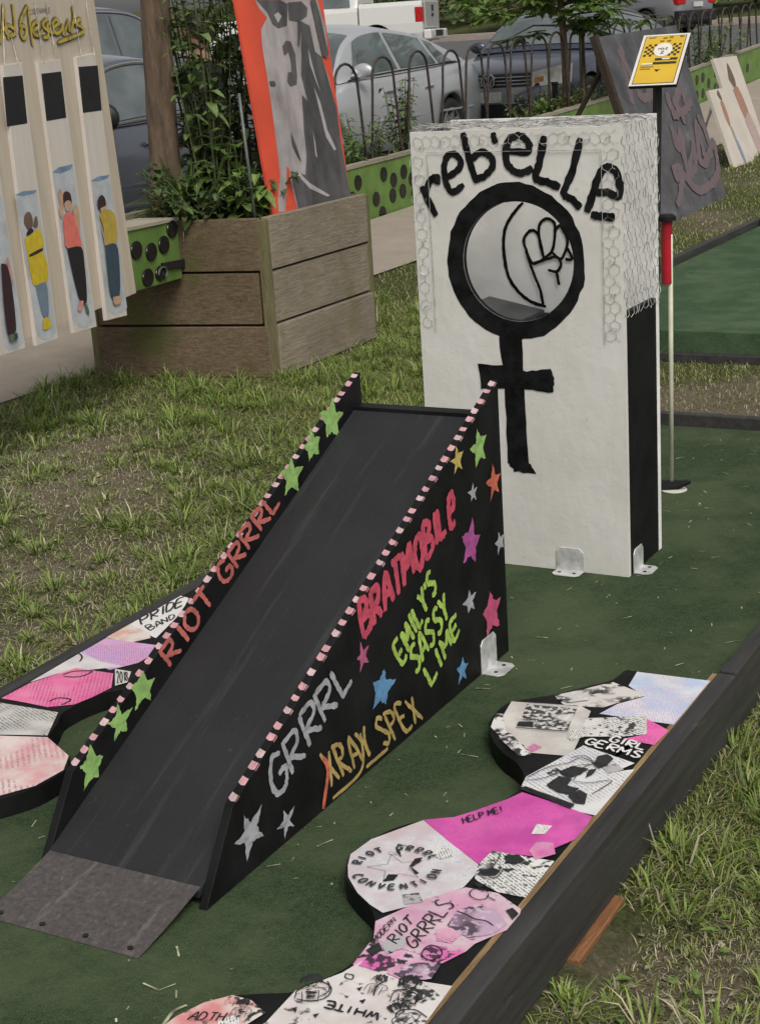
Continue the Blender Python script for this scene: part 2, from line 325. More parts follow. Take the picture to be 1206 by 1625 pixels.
# scraps blown onto the turf
g = G()
for k in range(620):
    x, y = random.uniform(-2.5, -1.05), random.uniform(1.1, 5.5); x = x if k % 3 else random.choice([-2.5+abs(random.gauss(0, .06)), -1.04-abs(random.gauss(0, .08)), -1.55+abs(random.gauss(0, .06))]); a = random.uniform(0, 6.28); l = random.choice([.0015, .002, .0025, .003, .004, .006, .009, .016])*random.uniform(.6, 1.2); w = random.uniform(.0008, .002)
    c, s_ = math.cos(a), math.sin(a); z = TURF+.002
    g.add([(x-c*l-s_*w, y-s_*l+c*w, z), (x-c*l+s_*w, y-s_*l-c*w, z), (x+c*l+s_*w, y+s_*l-c*w, z+.003), (x+c*l-s_*w, y+s_*l+c*w, z+.003)], [(0,1,2,3)])
ribbon(g, [(-1.44,1.66),(-1.435,1.70),(-1.442,1.745),(-1.432,1.77)], .006, Pl((0,0,TURF),(1,0,0),(0,1,0)), .004)
clip = kind(g.build('grass_clippings', mat('dry_clippings', (.34,.35,.22), .8, .5, 40)), 'stuff'); clip['label'] = 'pale dry grass clippings strewn over the turf'

# ------------------------------------------------------------ collage bumpers
PT = PLN['BT']
def bumper(name, label, outline, papers, loc):
    t = thing(name, label, 'bumper', loc)
    g = G(); g.prism(smooth_closed(outline), PT, -.044, -.0004); g.build('board', M_black, t, bevel=.002)
    return t
def smooth_closed(o): return o
def dens(pts, n=5): return smooth_line(pts, n)
M_white = (.74,.72,.69)
PAP = {
'wash': print_mat('paper_watercolour', (.66,.66,.70), wash=(.45,.55,.72), style='text', rot=1.1, ink=(.55,.35,.5)),
'photo1': print_mat('paper_zine_photo', (.62,.58,.55), style='photo', scale=60, thr=.47),
'frame': print_mat('paper_cream', (.66,.63,.58), wash=(.52,.48,.45), style='text', line=.011, ink=(.5,.48,.45), rot=.4),
'curl': print_mat('paper_torn_ink', (.72,.71,.69), style='photo', scale=45, thr=.5),
'slip': print_mat('paper_typed_slip', (.68,.66,.63), style='both', scale=80, thr=.6, rot=.25, line=.008),
'hotpink': print_mat('paper_hot_pink', (.78,.13,.40), style='text', rot=.6, ink=(.35,.03,.2)),
'drawing': print_mat('paper_ink_drawing', (.70,.69,.68), style='text', rot=.55, line=.009, ink=(.3,.3,.3), wash=(.62,.62,.66)),
'magenta': print_mat('paper_magenta', (.66,.10,.40), wash=(.50,.06,.31), style='text', rot=.5, ink=(.55,.05,.32), line=.0065),
'page': print_mat('paper_typed_page', (.70,.69,.66), style='both', scale=60, thr=.58, rot=.55, line=.0068),
'disc': print_mat('paper_convention', (.66,.66,.67), wash=(.58,.46,.49), style='both', scale=75, thr=.60, ink=(.50,.50,.52), rot=.5, line=.006),
'pinkpage': print_mat('paper_pink_wash', (.64,.48,.54), wash=(.60,.30,.44), style='photo', scale=60, thr=.64, ink=(.25,.12,.20)),
'magbits': print_mat('paper_magenta_photo', (.66,.46,.56), wash=(.70,.15,.42), style='photo', scale=55, thr=.53),
'white': print_mat('paper_doodle_page', (.70,.66,.64), wash=(.60,.52,.50), style='photo', scale=55, thr=.60, ink=(.10,.095,.095)),
'tiles': print_mat('paper_red_tiles', (.66,.60,.55), wash=(.62,.24,.24), style='photo', scale=70, thr=.55, ink2=(.6,.25,.22)),
}
RBP = [(-1.0245,3.2352),(-1.1964,3.232),(-1.224,3.2265),(-1.2309,3.1662),(-1.2775,3.1043),(-1.3233,3.0434),(-1.3737,2.9957),(-1.4011,2.964),(-1.4045,2.9067),(-1.3955,2.8556),(-1.3838,2.8267),(-1.3494,2.7748),(-1.3059,2.7288),(-1.2615,2.6973),(-1.2253,2.6521),(-1.2083,2.6014),(-1.2159,2.5426),(-1.2494,2.4746),(-1.2742,2.4346),(-1.3273,2.4032),(-1.3595,2.3607),(-1.3808,2.3086),(-1.3896,2.2626),(-1.3907,2.2344),(-1.3652,2.173),(-1.3432,2.1472),(-1.3085,2.1192),(-1.2673,2.0909),(-1.2401,2.0581),(-1.221,2.0194),(-1.2114,1.9705),(-1.2126,1.9116),(-1.2434,1.843),(-1.2575,1.8182),(-1.3015,1.7945),(-1.3399,1.7714),(-1.3704,1.7369),(-1.3897,1.6877),(-1.3974,1.649)]
rb_poly = dens(RBP, 4)+[(-1.56, 1.36), (-1.50, 1.22), (-1.30, 1.10), (-1.034, 1.02), (-1.034, RBP[0][1])]
tr = thing('collage_bumper', 'wavy black bumper board pasted with pink and white zine pages along the near rail', 'bumper', (-1.2, 2.3, .1))
g = G(); g.prism(rb_poly, PT, -.0445, -.0004); rboard = g.build('board', M_black, tr)
h = .0004
for k, poly in {'wash':[(-1.195,3.2279),(-1.0245,3.2352),(-1.0249,2.9839),(-1.0623,2.9828),(-1.1914,2.9807),(-1.1729,3.043),(-1.1318,3.1007),(-1.1854,3.1459)],'photo1':[(-1.3206,3.0371),(-1.2647,3.1017),(-1.2259,3.153),(-1.1291,3.1089),(-1.1675,3.059),(-1.1956,3.0135),(-1.2427,3.0027),(-1.28,2.9955)],'frame':[(-1.3962,2.9729),(-1.2427,3.0027),(-1.2133,2.9861),(-1.1868,2.8632),(-1.1684,2.7639),(-1.2589,2.7471),(-1.28,2.7763),(-1.3402,2.8042),(-1.3815,2.8948)],'curl':[(-1.4018,2.9008),(-1.3868,2.9065),(-1.3455,2.8282),(-1.3112,2.8024),(-1.2473,2.7393),(-1.2684,2.7249),(-1.3303,2.7823),(-1.3825,2.8338)],'slip':[(-1.2091,2.9469),(-1.092,3.0049),(-1.0587,2.919),(-1.1041,2.8887),(-1.1846,2.8577)],'hotpink':[(-1.0869,2.9907),(-1.0245,2.9514),(-1.0293,2.8734),(-1.0999,2.8775),(-1.061,2.9181)],'drawing':[(-1.2083,2.6014),(-1.2164,2.644),(-1.1636,2.8189),(-1.0373,2.7791),(-1.06,2.7289),(-1.0279,2.7533),(-1.0288,2.5426),(-1.0744,2.5453),(-1.1412,2.5725)],'magenta':[(-1.3253,2.4041),(-1.275,2.4363),(-1.2494,2.4746),(-1.2115,2.541),(-1.1962,2.5784),(-1.1131,2.5598),(-1.0331,2.5368),(-1.0295,2.5041),(-1.0298,2.4421),(-1.0729,2.3557),(-1.1454,2.3441),(-1.156,2.2929),(-1.2465,2.3491)],'page':[(-1.153,2.3455),(-1.034,2.3538),(-1.0314,2.2199),(-1.0827,2.2175),(-1.1382,2.2409),(-1.1555,2.2772)],'disc':[(-1.3887,2.2352),(-1.3805,2.2992),(-1.3244,2.4024),(-1.2465,2.3491),(-1.155,2.2907),(-1.145,2.2553),(-1.145,2.2083),(-1.1819,2.1471),(-1.2083,2.1116),(-1.2362,2.0797),(-1.2692,2.0942),(-1.3093,2.1205),(-1.3513,2.1612),(-1.3725,2.1966)],'pinkpage':[(-1.2348,2.0509),(-1.2179,2.0874),(-1.193,2.1425),(-1.1413,2.2099),(-1.0811,2.214),(-1.023,2.1813),(-1.0118,2.1465),(-1.0179,2.113),(-1.0494,2.0543),(-1.053,2.0269),(-1.0892,2.0152),(-1.1143,1.9898),(-1.2107,2.0008)],'magbits':[(-1.2125,2.0001),(-1.1137,1.9886),(-1.0886,2.014),(-1.053,2.0269),(-1.0747,1.9778),(-1.0804,1.94),(-1.0994,1.8973),(-1.1754,1.9062),(-1.2055,1.9218)],'white':[(-1.285,1.6553),(-1.2505,1.7289),(-1.2529,1.8201),(-1.2092,1.894),(-1.1974,1.9352),(-1.1131,1.9181),(-1.0299,1.9304),(-1.0224,1.7873),(-1.0253,1.7527)],'tiles':[(-1.3923,1.6582),(-1.3887,1.6864),(-1.3694,1.7355),(-1.3389,1.7699),(-1.3036,1.7704),(-1.2647,1.751),(-1.2806,1.6914),(-1.3291,1.6359)]}.items():
    o = flat('paper', poly, PT, h, PAP[k], tr); h += .00015
    o['label'] = {'magenta':'large plain magenta page','disc':'round convention flyer with star','hotpink':'small hot pink scrap','wash':'pale blue and pink watercolour page','white':'white doodle page','pinkpage':'pink page with hand lettering'}.get(k, 'photocopied zine page')
def inside(x, y, poly, m_=0):
    def one(x, y):
        c = False
        for (a, b), (d, e) in zip(poly, poly[1:]+poly[:1]):
            if (b > y) != (e > y) and x < (d-a)*(y-b)/(e-b)+a: c = not c
        return c
    return all(one(x+m_*math.cos(q), y+m_*math.sin(q)) for q in (0, .8, 1.6, 2.4, 3.1, 3.9, 4.7, 5.5))
SCR = [print_mat('scrap_photo', (.62,.60,.58), style='photo', scale=70, thr=.5), print_mat('scrap_text', (.70,.69,.66), style='text', rot=.9, line=.005), print_mat('scrap_pink', (.66,.36,.48), wash=(.60,.14,.36), style='text', rot=.2, ink=(.3,.05,.18)), print_mat('scrap_grey', (.42,.41,.42), style='photo', scale=90, thr=.52)]
for k, (x, y, s_) in enumerate(((-1.105,2.93,.022),(-1.20,2.86,.02),(-1.255,2.77,.018),(-1.07,2.74,.02),(-1.17,2.68,.016),(-1.10,2.45,.018),(-1.07,2.38,.024),(-1.21,2.14,.02),(-1.31,2.28,.02),(-1.23,2.30,.018),(-1.10,2.06,.022),(-1.17,2.0,.02),(-1.27,2.03,.02),(-1.24,1.86,.022),(-1.12,1.93,.02),(-1.32,1.86,.022),(-1.40,1.74,.02),(-1.30,1.70,.02))):
    if not inside(x, y, rb_poly, s_*1.3): continue
    n_ = random.choice([4, 4, 5]); a0_ = random.uniform(0, 6.28); o = flat('paper', [(x+s_*random.uniform(.75, 1.25)*math.cos(a0_+6.283*i/n_), y+s_*1.3*random.uniform(.75, 1.25)*math.sin(a0_+6.283*i/n_)) for i in range(n_)], PT, h, SCR[k % 4], tr); h += .0001
H2 = h+.0002
M_ink = mat('printed_ink', (.022,.022,.024), .55, .4, 60)
M_inkw = mat('white_ink', (.72,.70,.68), .6, .15, 60)
BTX = {'girl':('GIRL',[(-1.1218,2.8527),(-1.0379,2.8355),(-1.0385,2.8624),(-1.1206,2.8823)]),'germs':('GERMS',[(-1.163,2.8241),(-1.0354,2.7953),(-1.034,2.8248),(-1.1636,2.853)]),'help':('HELP ME!',[(-1.245,2.4168),(-1.1955,2.4843),(-1.2081,2.5034),(-1.2578,2.4353)]),'riot':('RIOT',[(-1.167,2.0006),(-1.1727,2.0708),(-1.1908,2.0868),(-1.1901,2.0096)]),'grrrls':('GRRRLS',[(-1.1327,1.9966),(-1.1294,2.1487),(-1.1671,2.1533),(-1.1595,2.015)]),'modern':('MODERN',[(-1.2005,1.9863),(-1.2004,2.0631),(-1.211,2.0704),(-1.2125,2.0001)]),'white':('WHITE',[(-1.0978,1.8192),(-1.1916,1.8144),(-1.1876,1.798),(-1.0946,1.8013)]),'pride':('PRIDE',[(-2.5026,3.083),(-2.4858,3.2431),(-2.5206,3.3045),(-2.54,3.1249)]),'pride2':('BAND',[(-2.4521,3.0537),(-2.4459,3.151),(-2.466,3.1788),(-2.4855,3.0755)]),'stamp':('2018',[(-2.3149,2.7346),(-2.3017,2.7623),(-2.3349,2.8023),(-2.3693,2.8014)]),'tiles':('ADTH',[(-1.3665,1.6845),(-1.3121,1.7038),(-1.3169,1.7239),(-1.3671,1.7065)])}
for k, w, mt in (('girl', .0055, M_inkw), ('germs', .0055, M_inkw), ('help', .0030, M_ink), ('riot', .0032, M_ink), ('grrrls', .0032, M_ink), ('modern', .0018, M_ink), ('white', .0042, M_ink), ('tiles', .0028, M_ink)):
    lettering('lettering', BTX[k][0], BTX[k][1], PT, w, mt, tr, H2)
H3 = H2+.009
PHM = [print_mat('halftone_purple', (.50,.34,.46), style='photo', scale=70, thr=.47, ink=(.09,.06,.09), ink2=(.62,.50,.58)), print_mat('halftone_magenta', (.58,.26,.44), wash=(.66,.12,.40), style='photo', scale=80, thr=.48, ink=(.06,.03,.05)), print_mat('halftone_grey', (.56,.54,.52), style='photo', scale=80, thr=.46, ink=(.04,.04,.04), ink2=(.70,.68,.66))]
for i, (k, poly) in enumerate({'a':[(-1.1156,2.0854),(-1.1197,2.1257),(-1.1025,2.162),(-1.0615,2.1617),(-1.0238,2.1264),(-1.034,2.0889),(-1.0644,2.0629)],'b':[(-1.1929,1.92),(-1.1917,1.9625),(-1.1593,1.9657),(-1.1381,1.9435),(-1.1548,1.9179)],'c':[(-1.1212,1.9926),(-1.1138,2.0203),(-1.0851,2.024),(-1.0687,1.9971),(-1.088,1.9753)],'d':[(-1.1295,1.9216),(-1.1255,1.9541),(-1.0979,1.9711),(-1.0713,1.9721),(-1.0692,1.9324),(-1.0966,1.9106)],'e':[(-1.1483,2.2581),(-1.14,2.3035),(-1.109,2.2933),(-1.1071,2.2466)],'f':[(-1.3083,3.0151),(-1.2877,3.062),(-1.2529,3.0949),(-1.2363,3.0326),(-1.2725,3.0054)],'g':[(-1.3396,2.782),(-1.3268,2.8134),(-1.2937,2.7823),(-1.2904,2.7408)],'k':[(-1.354,2.9632),(-1.2428,2.9805),(-1.2197,2.8687),(-1.3258,2.8476)],'h':[(-1.1005,1.8842),(-1.075,1.9149),(-1.0431,1.9041),(-1.0504,1.8672)]}.items()): flat('photo_cutting', ragged(poly, .001, 3), PT, H2-.00012+i*.00001, PHM[{'a':0,'b':1,'c':1,'d':0,'e':2,'f':2,'g':2,'h':2,'k':2}[k]], tr)
i = 0
for k, poly in {'c1':[(-1.2841,2.1675),(-1.2872,2.1947),(-1.2696,2.1994),(-1.2677,2.1803)],'c2':[(-1.2656,2.2335),(-1.2686,2.2618),(-1.2588,2.2721),(-1.255,2.2584),(-1.259,2.2362)],'c3':[(-1.2691,2.2374),(-1.2572,2.2308),(-1.2378,2.2187),(-1.2413,2.2137)],'c4':[(-1.3146,2.2748),(-1.3118,2.2805),(-1.2951,2.2599),(-1.2979,2.2588)],'w3':[(-1.1652,1.8627),(-1.1582,1.8704),(-1.1564,1.8572)],'w4':[(-1.144,1.835),(-1.137,1.8426),(-1.1353,1.8297)],'w5':[(-1.2307,1.7748),(-1.2247,1.7819),(-1.2196,1.7662)],'w6':[(-1.1928,1.7734),(-1.1846,1.7815),(-1.1841,1.7684)],'d1':[(-1.1111,2.7396),(-1.1151,2.7773),(-1.0996,2.7933),(-1.0819,2.7771),(-1.0829,2.7442),(-1.093,2.7242)],'d2':[(-1.1615,2.6813),(-1.1469,2.7159),(-1.1115,2.7169),(-1.1163,2.6896),(-1.1331,2.6609)],'d3':[(-1.1622,2.6184),(-1.1547,2.6649),(-1.1247,2.6611),(-1.124,2.6335),(-1.0963,2.6292),(-1.099,2.5979),(-1.1306,2.6004)],'d4':[(-1.1051,2.5925),(-1.0942,2.624),(-1.0726,2.6115),(-1.0621,2.5712),(-1.084,2.5712)],'d5':[(-1.2045,2.5847),(-1.1982,2.5994),(-1.0797,2.5641),(-1.0802,2.545)],'d6':[(-1.1093,2.7114),(-1.0955,2.7232),(-1.0956,2.6946),(-1.1024,2.6762)],'f2':[(-1.3342,2.8735),(-1.3041,2.8831),(-1.294,2.8563),(-1.3285,2.8502)],'p1':[(-1.123,2.3325),(-1.0999,2.3459),(-1.0811,2.3329),(-1.0909,2.3109),(-1.1113,2.3127)],'p2':[(-1.1425,2.2668),(-1.1255,2.2865),(-1.1069,2.2815),(-1.1074,2.2613),(-1.1292,2.2523)],'p3':[(-1.1335,2.227),(-1.1085,2.2288),(-1.1171,2.213)],'q1':[(-1.0437,2.1635),(-1.0357,2.176),(-1.0186,2.1626),(-1.0202,2.1415)],'q2':[(-1.2043,1.9625),(-1.1959,1.9929),(-1.1789,1.9733),(-1.1846,1.9497)]}.items():
    flat('ink_shape', ragged(poly, .0008, 4), PT, H2+.0001+i*.00004, M_ink, tr); i += 1
BST = {'k1':[(-1.2171,1.8603),(-1.2072,1.8507),(-1.1993,1.8337)],'wa':[(-1.2483,1.8128),(-1.2435,1.8335),(-1.2271,1.8548),(-1.202,1.8468),(-1.1959,1.8217),(-1.213,1.8024),(-1.2371,1.7992)],'wb':[(-1.1297,1.8549),(-1.1375,1.8793),(-1.132,1.9004)],'wc':[(-1.1085,1.8779),(-1.0923,1.8895),(-1.0663,1.8823),(-1.0612,1.8619),(-1.085,1.8652)],'wd':[(-1.0707,1.8178),(-1.0739,1.834),(-1.0536,1.8473),(-1.0266,1.837)],'we':[(-1.2009,1.8898),(-1.1871,1.891),(-1.1837,1.8801),(-1.1956,1.8806),(-1.2,1.8902)],'pa':[(-1.1458,2.3348),(-1.1307,2.332),(-1.125,2.2898),(-1.119,2.2575),(-1.1044,2.2549),(-1.103,2.2814)],'da':[(-1.2099,2.6351),(-1.1908,2.6892),(-1.1582,2.7257),(-1.1436,2.7554),(-1.1014,2.742)],'db':[(-1.162,2.7482),(-1.1432,2.7677),(-1.1125,2.7436),(-1.1226,2.716),(-1.1205,2.659)],'dc':[(-1.2039,2.5975),(-1.1412,2.5725),(-1.0781,2.5545)],'sym':[(-1.0926,2.2009),(-1.0899,2.1856),(-1.1029,2.1761),(-1.1212,2.1848),(-1.1244,2.2026),(-1.1102,2.2102),(-1.0943,2.2044)],'sym2':[(-1.0931,2.1925),(-1.0721,2.1849)],'fr':[(-1.3632,2.9751),(-1.2428,2.99)],'fs':[(-1.2172,2.8626),(-1.3284,2.8395)],'gt':[(-1.208,2.6219),(-1.1758,2.6472),(-1.1446,2.7103),(-1.1119,2.7361)],'gu':[(-1.1214,2.6531),(-1.0878,2.6571),(-1.0486,2.6819),(-1.0642,2.6148)],'ra':[(-1.1196,2.1287),(-1.1003,2.1249),(-1.0797,2.1179),(-1.0587,2.1189),(-1.042,2.1105)],'rb':[(-1.117,2.0033),(-1.1112,2.0169),(-1.0927,2.0137),(-1.0819,1.9964),(-1.0914,1.9779),(-1.1097,1.9809),(-1.117,2.0033)],'pen':[(-2.5355,2.8189),(-2.5327,2.8571),(-2.5062,2.8418),(-2.4936,2.8158)],'hp':[(-2.4779,2.7319),(-2.4652,2.7602),(-2.4227,2.7758),(-2.4305,2.7378),(-2.4684,2.7238)],'hp2':[(-2.4016,2.5913),(-2.3951,2.6155),(-2.3598,2.6179),(-2.3597,2.5855)]}
for i, (k, p) in enumerate(BST.items()):
    if k not in ('pen', 'hp', 'hp2'): g = G(); ribbon(g, p, .0022, PT, H2+.0008+i*.00006); g.build('ink_line', M_ink, tr)
def sketch(cx, cy, s, rot, parent, dark=1.0, seed=1):
    """a little pen drawing: head, hair, shoulders, arms and hatching"""
    R = random.Random(seed); g = G(); c, sn = math.cos(rot), math.sin(rot); kk = [0]
    def st(pts, w):
        q = [(cx+s*(c*a-sn*b), cy+s*(sn*a+c*b)) for a, b in pts]; ribbon(g, q, w*s, PT, H2+.0016+kk[0]*.00004, .3); kk[0] += 1
    ov = lambda x, y, rx, ry, a0=0, a1=6.4: [(x+rx*math.cos(a0+(a1-a0)*i/9), y+ry*math.sin(a0+(a1-a0)*i/9)) for i in range(10)]
    st(ov(0, .55, .19, .25), .028)
    for k in range(9): a = .5+k*.27; st([(.17*math.cos(a), .58+.22*math.sin(a)), (.26*math.cos(a)+R.uniform(-.05, .05), .62+.28*math.sin(a)), (.3*math.cos(a)+R.uniform(-.08, .08), .45+.12*math.sin(a)+R.uniform(-.1, .05))], .055*dark)
    for e in (-.07, .07): st([(e-.035, .58), (e+.035, .585)], .035)
    st([(-.06, .42), (0, .40), (.06, .43)], .024); st([(0, .56), (.02, .48)], .014)
    st([(-.08, .31), (-.1, .22), (-.38, .12), (-.45, -.3)], .03); st([(.08, .31), (.1, .22), (.36, .14), (.46, -.1), (.2, -.28)], .03); st([(-.25, .05), (-.22, -.5)], .026); st([(.24, .05), (.22, -.5)], .026)
    for k in range(7): y = .1-k*.09; st([(-.2+R.uniform(0, .1), y), (.2-R.uniform(0, .2), y+R.uniform(-.05, .05))], .03*dark*R.choice([.5, 1, 1.8]))
    for k in range(6): x = -.5+R.random(); y = R.uniform(-.5, .7); st([(x, y), (x+R.uniform(.05, .2), y+R.uniform(-.1, .1))], .02)
    return g.build('pen_drawing', M_ink, parent)
for k, (x, y, s, r_, dk_) in enumerate([(-1.2253,1.8228,0.055,0.5,1.5),(-1.0799,1.8765,0.06,0.4,1.2),(-1.0556,1.82,0.05,0.9,1.0),(-1.1354,1.8755,0.04,0.2,0.8),(-1.2988,1.7362,0.035,0.4,1.7)]): sketch(x, y, s, r_, tr, dk_, k)
# lettering round the star on the circular flyer
c0, cl_, cr_, ct_, cb_ = [Vector(p) for p in [(-1.2841,2.2197),(-1.3538,2.1909),(-1.2186,2.2556),(-1.3178,2.2827),(-1.252,2.1596)]]
eu, ev = (cr_-cl_)/2, (ct_-cb_)/2
g = G()
def arc_text(txt, a0, a1, inward):
    st_n = len(txt)
    for i, ch in enumerate(txt):
        q = math.radians(a0+(a1-a0)*(i+.5)/st_n); d = -1 if a1 < a0 else 1
        for j, s_ in enumerate(GL[ch]):
            pts = []
            for a, b in smooth_line(s_):
                qq = q+math.radians((a1-a0)/st_n)*(a-.35)*.8; rr = (.88+.24*b) if not inward else (1.12-.24*b)
                p = c0+eu*(math.cos(qq)*rr)+ev*(math.sin(qq)*rr); pts.append((p.x, p.y))
            ribbon(g, pts, .0044, PT, H2+.0016+(i*4+j)*.00005, curve=False)
arc_text('RIOT GRRRL', 168, 18, False); g.build('flyer_lettering', mat('grey_print', (.045,.045,.05), .6, .3, 60), tr); g = G()
arc_text('CONVENTION', 195, 350, True)
g.build('flyer_lettering', mat('grey_print', (.045,.045,.05), .6, .3, 60), tr)
g = G(); sp = []
for k in range(11):
    q = math.radians(100+36*k); rr = .72 if k % 2 == 0 else .3; p = c0+eu*math.cos(q)*rr+ev*math.sin(q)*rr; sp.append((p.x, p.y))
for a, b in zip(sp, sp[1:]): ribbon(g, [a, b], .0012, PT, H2+.0003, curve=False)
g.build('flyer_star', M_ink, tr)
# left bumper
LBP = [(-2.2783,2.7145),(-2.3043,2.6937),(-2.3261,2.6414),(-2.3329,2.585),(-2.3283,2.5445),(-2.3037,2.5023),(-2.2743,2.4335),(-2.2444,2.4159),(-2.1691,2.3787),(-2.148,2.3499),(-2.129,2.3122),(-2.1365,2.2303),(-2.1714,2.1612)]
lb_poly = dens(LBP, 4)+[(-2.40, 1.9), (-2.531, 1.8), (-2.531, 3.55), (-2.30, 3.52), (-2.12, 3.25), (-2.06, 3.0), (-2.10, 2.85)]
tl_ = thing('collage_bumper', 'wavy black bumper board pasted with pink zine pages behind the ramp', 'bumper', (-2.4, 2.7, .1))
g = G(); g.prism(lb_poly, PT, -.0445, -.0004); g.build('board', M_black, tl_)
LM = {'pride': print_mat('paper_pride', (.74,.72,.70)), 'rainbow': print_mat('paper_rainbow', (.72,.64,.60), wash=(.62,.36,.26), style='plain', ink2=(.3,.4,.6)),
'purple': print_mat('paper_purple', (.66,.36,.56), wash=(.52,.36,.62), style='text', rot=.9, ink=(.4,.15,.4)), 'pencil': print_mat('paper_pencil', (.68,.64,.62), wash=(.55,.52,.56)),
'hotpink': print_mat('paper_hot_pink_lines', (.74,.22,.38), wash=(.76,.12,.33), style='text', rot=1.0, ink=(.45,.06,.2), line=.009), 'stamp': print_mat('paper_stamp', (.60,.58,.55)),
'clip': print_mat('paper_clipping', (.60,.57,.54), wash=(.45,.44,.42), style='text', rot=.4, line=.008), 'blush': print_mat('paper_blush', (.70,.58,.55), wash=(.66,.34,.36), style='text', rot=.8, line=.012, ink=(.4,.2,.22))}
h = .0004
for k, poly in {'pride':[(-2.5388,3.077),(-2.5508,3.3091),(-2.5026,3.2958),(-2.4538,3.1901),(-2.4337,3.1141),(-2.4079,3.0168),(-2.5008,3.0498)],'rainbow':[(-2.5414,2.9756),(-2.5388,3.077),(-2.4488,3.0416),(-2.4212,3.012),(-2.4509,2.969)],'purple':[(-2.5317,2.8699),(-2.5329,2.9721),(-2.4532,2.9721),(-2.3778,2.9761),(-2.3484,2.8993),(-2.3483,2.8628),(-2.3876,2.8005),(-2.4597,2.8221)],'pencil':[(-2.5262,2.6676),(-2.5317,2.8699),(-2.4499,2.8378),(-2.3681,2.8315),(-2.4385,2.7818),(-2.496,2.737)],'hotpink':[(-2.5261,2.5663),(-2.5225,2.6633),(-2.4758,2.7801),(-2.3649,2.7853),(-2.3137,2.7125),(-2.3214,2.6487),(-2.3349,2.6002),(-2.385,2.5653),(-2.4509,2.5673)],'stamp':[(-2.3785,2.8098),(-2.33,2.8099),(-2.297,2.7527),(-2.3123,2.7243)],'clip':[(-2.5184,2.5149),(-2.512,2.5443),(-2.3409,2.5502),(-2.2805,2.441),(-2.3878,2.4046),(-2.4111,2.3957)],'blush':[(-2.4077,2.392),(-2.2743,2.4335),(-2.1662,2.3751),(-2.1317,2.3156),(-2.1393,2.2335),(-2.1797,2.1705),(-2.1952,2.1559)]}.items():
    o = flat('paper', poly, PT, h, LM[k], tl_); h += .00015
for k, w in (('pride', .0058), ('pride2', .004), ('stamp', .0026)): lettering('lettering', BTX[k][0], BTX[k][1], PT, w, M_ink, tl_, h+.0003)
for i, k in enumerate(('pen', 'hp', 'hp2')): g = G(); ribbon(g, BST[k], .0045, PT, h+.0003+i*.0001); g.build('ink_line', M_ink, tl_)
g = G()
for i, (a, b) in enumerate((((-2.155,2.98),(-2.10,3.03)), ((-2.13,3.02),(-2.13,2.96)), ((-2.16,3.0),(-2.09,2.97)))): ribbon(g, [a, b], .02, PT, h+.002+i*.0001)
g.build('ink_cross', M_ink, tl_)

# ------------------------------------------------------------ the ramp
RS, LS = PLN['RS'], PLN['LS']
ramp = thing('golf_ramp', 'black wooden golf ramp with painted stars, neon lettering and pink dashed edges', 'ramp', (-1.76, 2.7, TURF))
XL0, XL1, XR0, XR1 = -1.963, -1.945, -1.590, -1.572
side = [(2.027, TURF+.001), (2.138, .258), (3.345, .789), (3.345, TURF+.001)]
Px = lambda x: Pl((x, 0, 0), (0, 1, 0), (0, 0, 1))
g = G(); g.prism(side, Px(XR0), 0, XR1-XR0); rp_ = g.build('side_panel', M_black, ramp, bevel=.0015)
g = G(); g.prism(side, Px(XL0), 0, XL1-XL0); lp_ = g.build('side_panel', M_black, ramp, bevel=.0015)
dk = [(2.035, .117), (2.035, .132), (3.300, .704), (3.300, .688)]
g = G(); g.prism(dk, Px(XL1+.0005), 0, XR0-XL1-.001); g.build('deck', M_deck, ramp, bevel=.001)
g = G(); g.box(XL1+.0006, XR0-.0006, 3.3015, 3.3435, TURF+.001, .7125); g.build('back_panel', M_black, ramp)
M_plate = NT('scuffed_metal_plate'); _f = M_plate.noise(90, 5, .7); _s = M_plate.noise(30, 4, .7, (1, .12, 1), (0, 0, .5))
M_plate.col(M_plate.mix(M_plate.ramp(_s, [(.56, 0.0), (.66, .5)]), M_plate.ramp(_f, [(.3, (.055,.048,.045)), (.6, (.105,.093,.088)), (.8, (.19,.18,.17))]), (.20,.17,.16)))
M_plate.rough(.5); M_plate.b.inputs['Metallic'].default_value = .25; M_plate.bump(_f, .15, .002)
g = G(); pl = [(2.042, .1372), (1.950, .118), (1.852, TURF+.002), (1.852, TURF+.0005), (1.950, .1165), (2.042, .1357)]
g.prism(pl, Px(XL1+.004), 0, XR0-XL1-.006); fp = g.build('front_plate', M_plate.m, ramp)
for k in range(4):
    g = G(); x = -1.915+k*.098; g.disc(Pl((x, 1.868, .1052), (1,0,0), (0,1,0)), 0, 0, .0055, .0055, 0, .0022, 12); g.build('screw', mat('dark_screw', (.03,.028,.026), .4, .2, 20, metal=.5), fp)
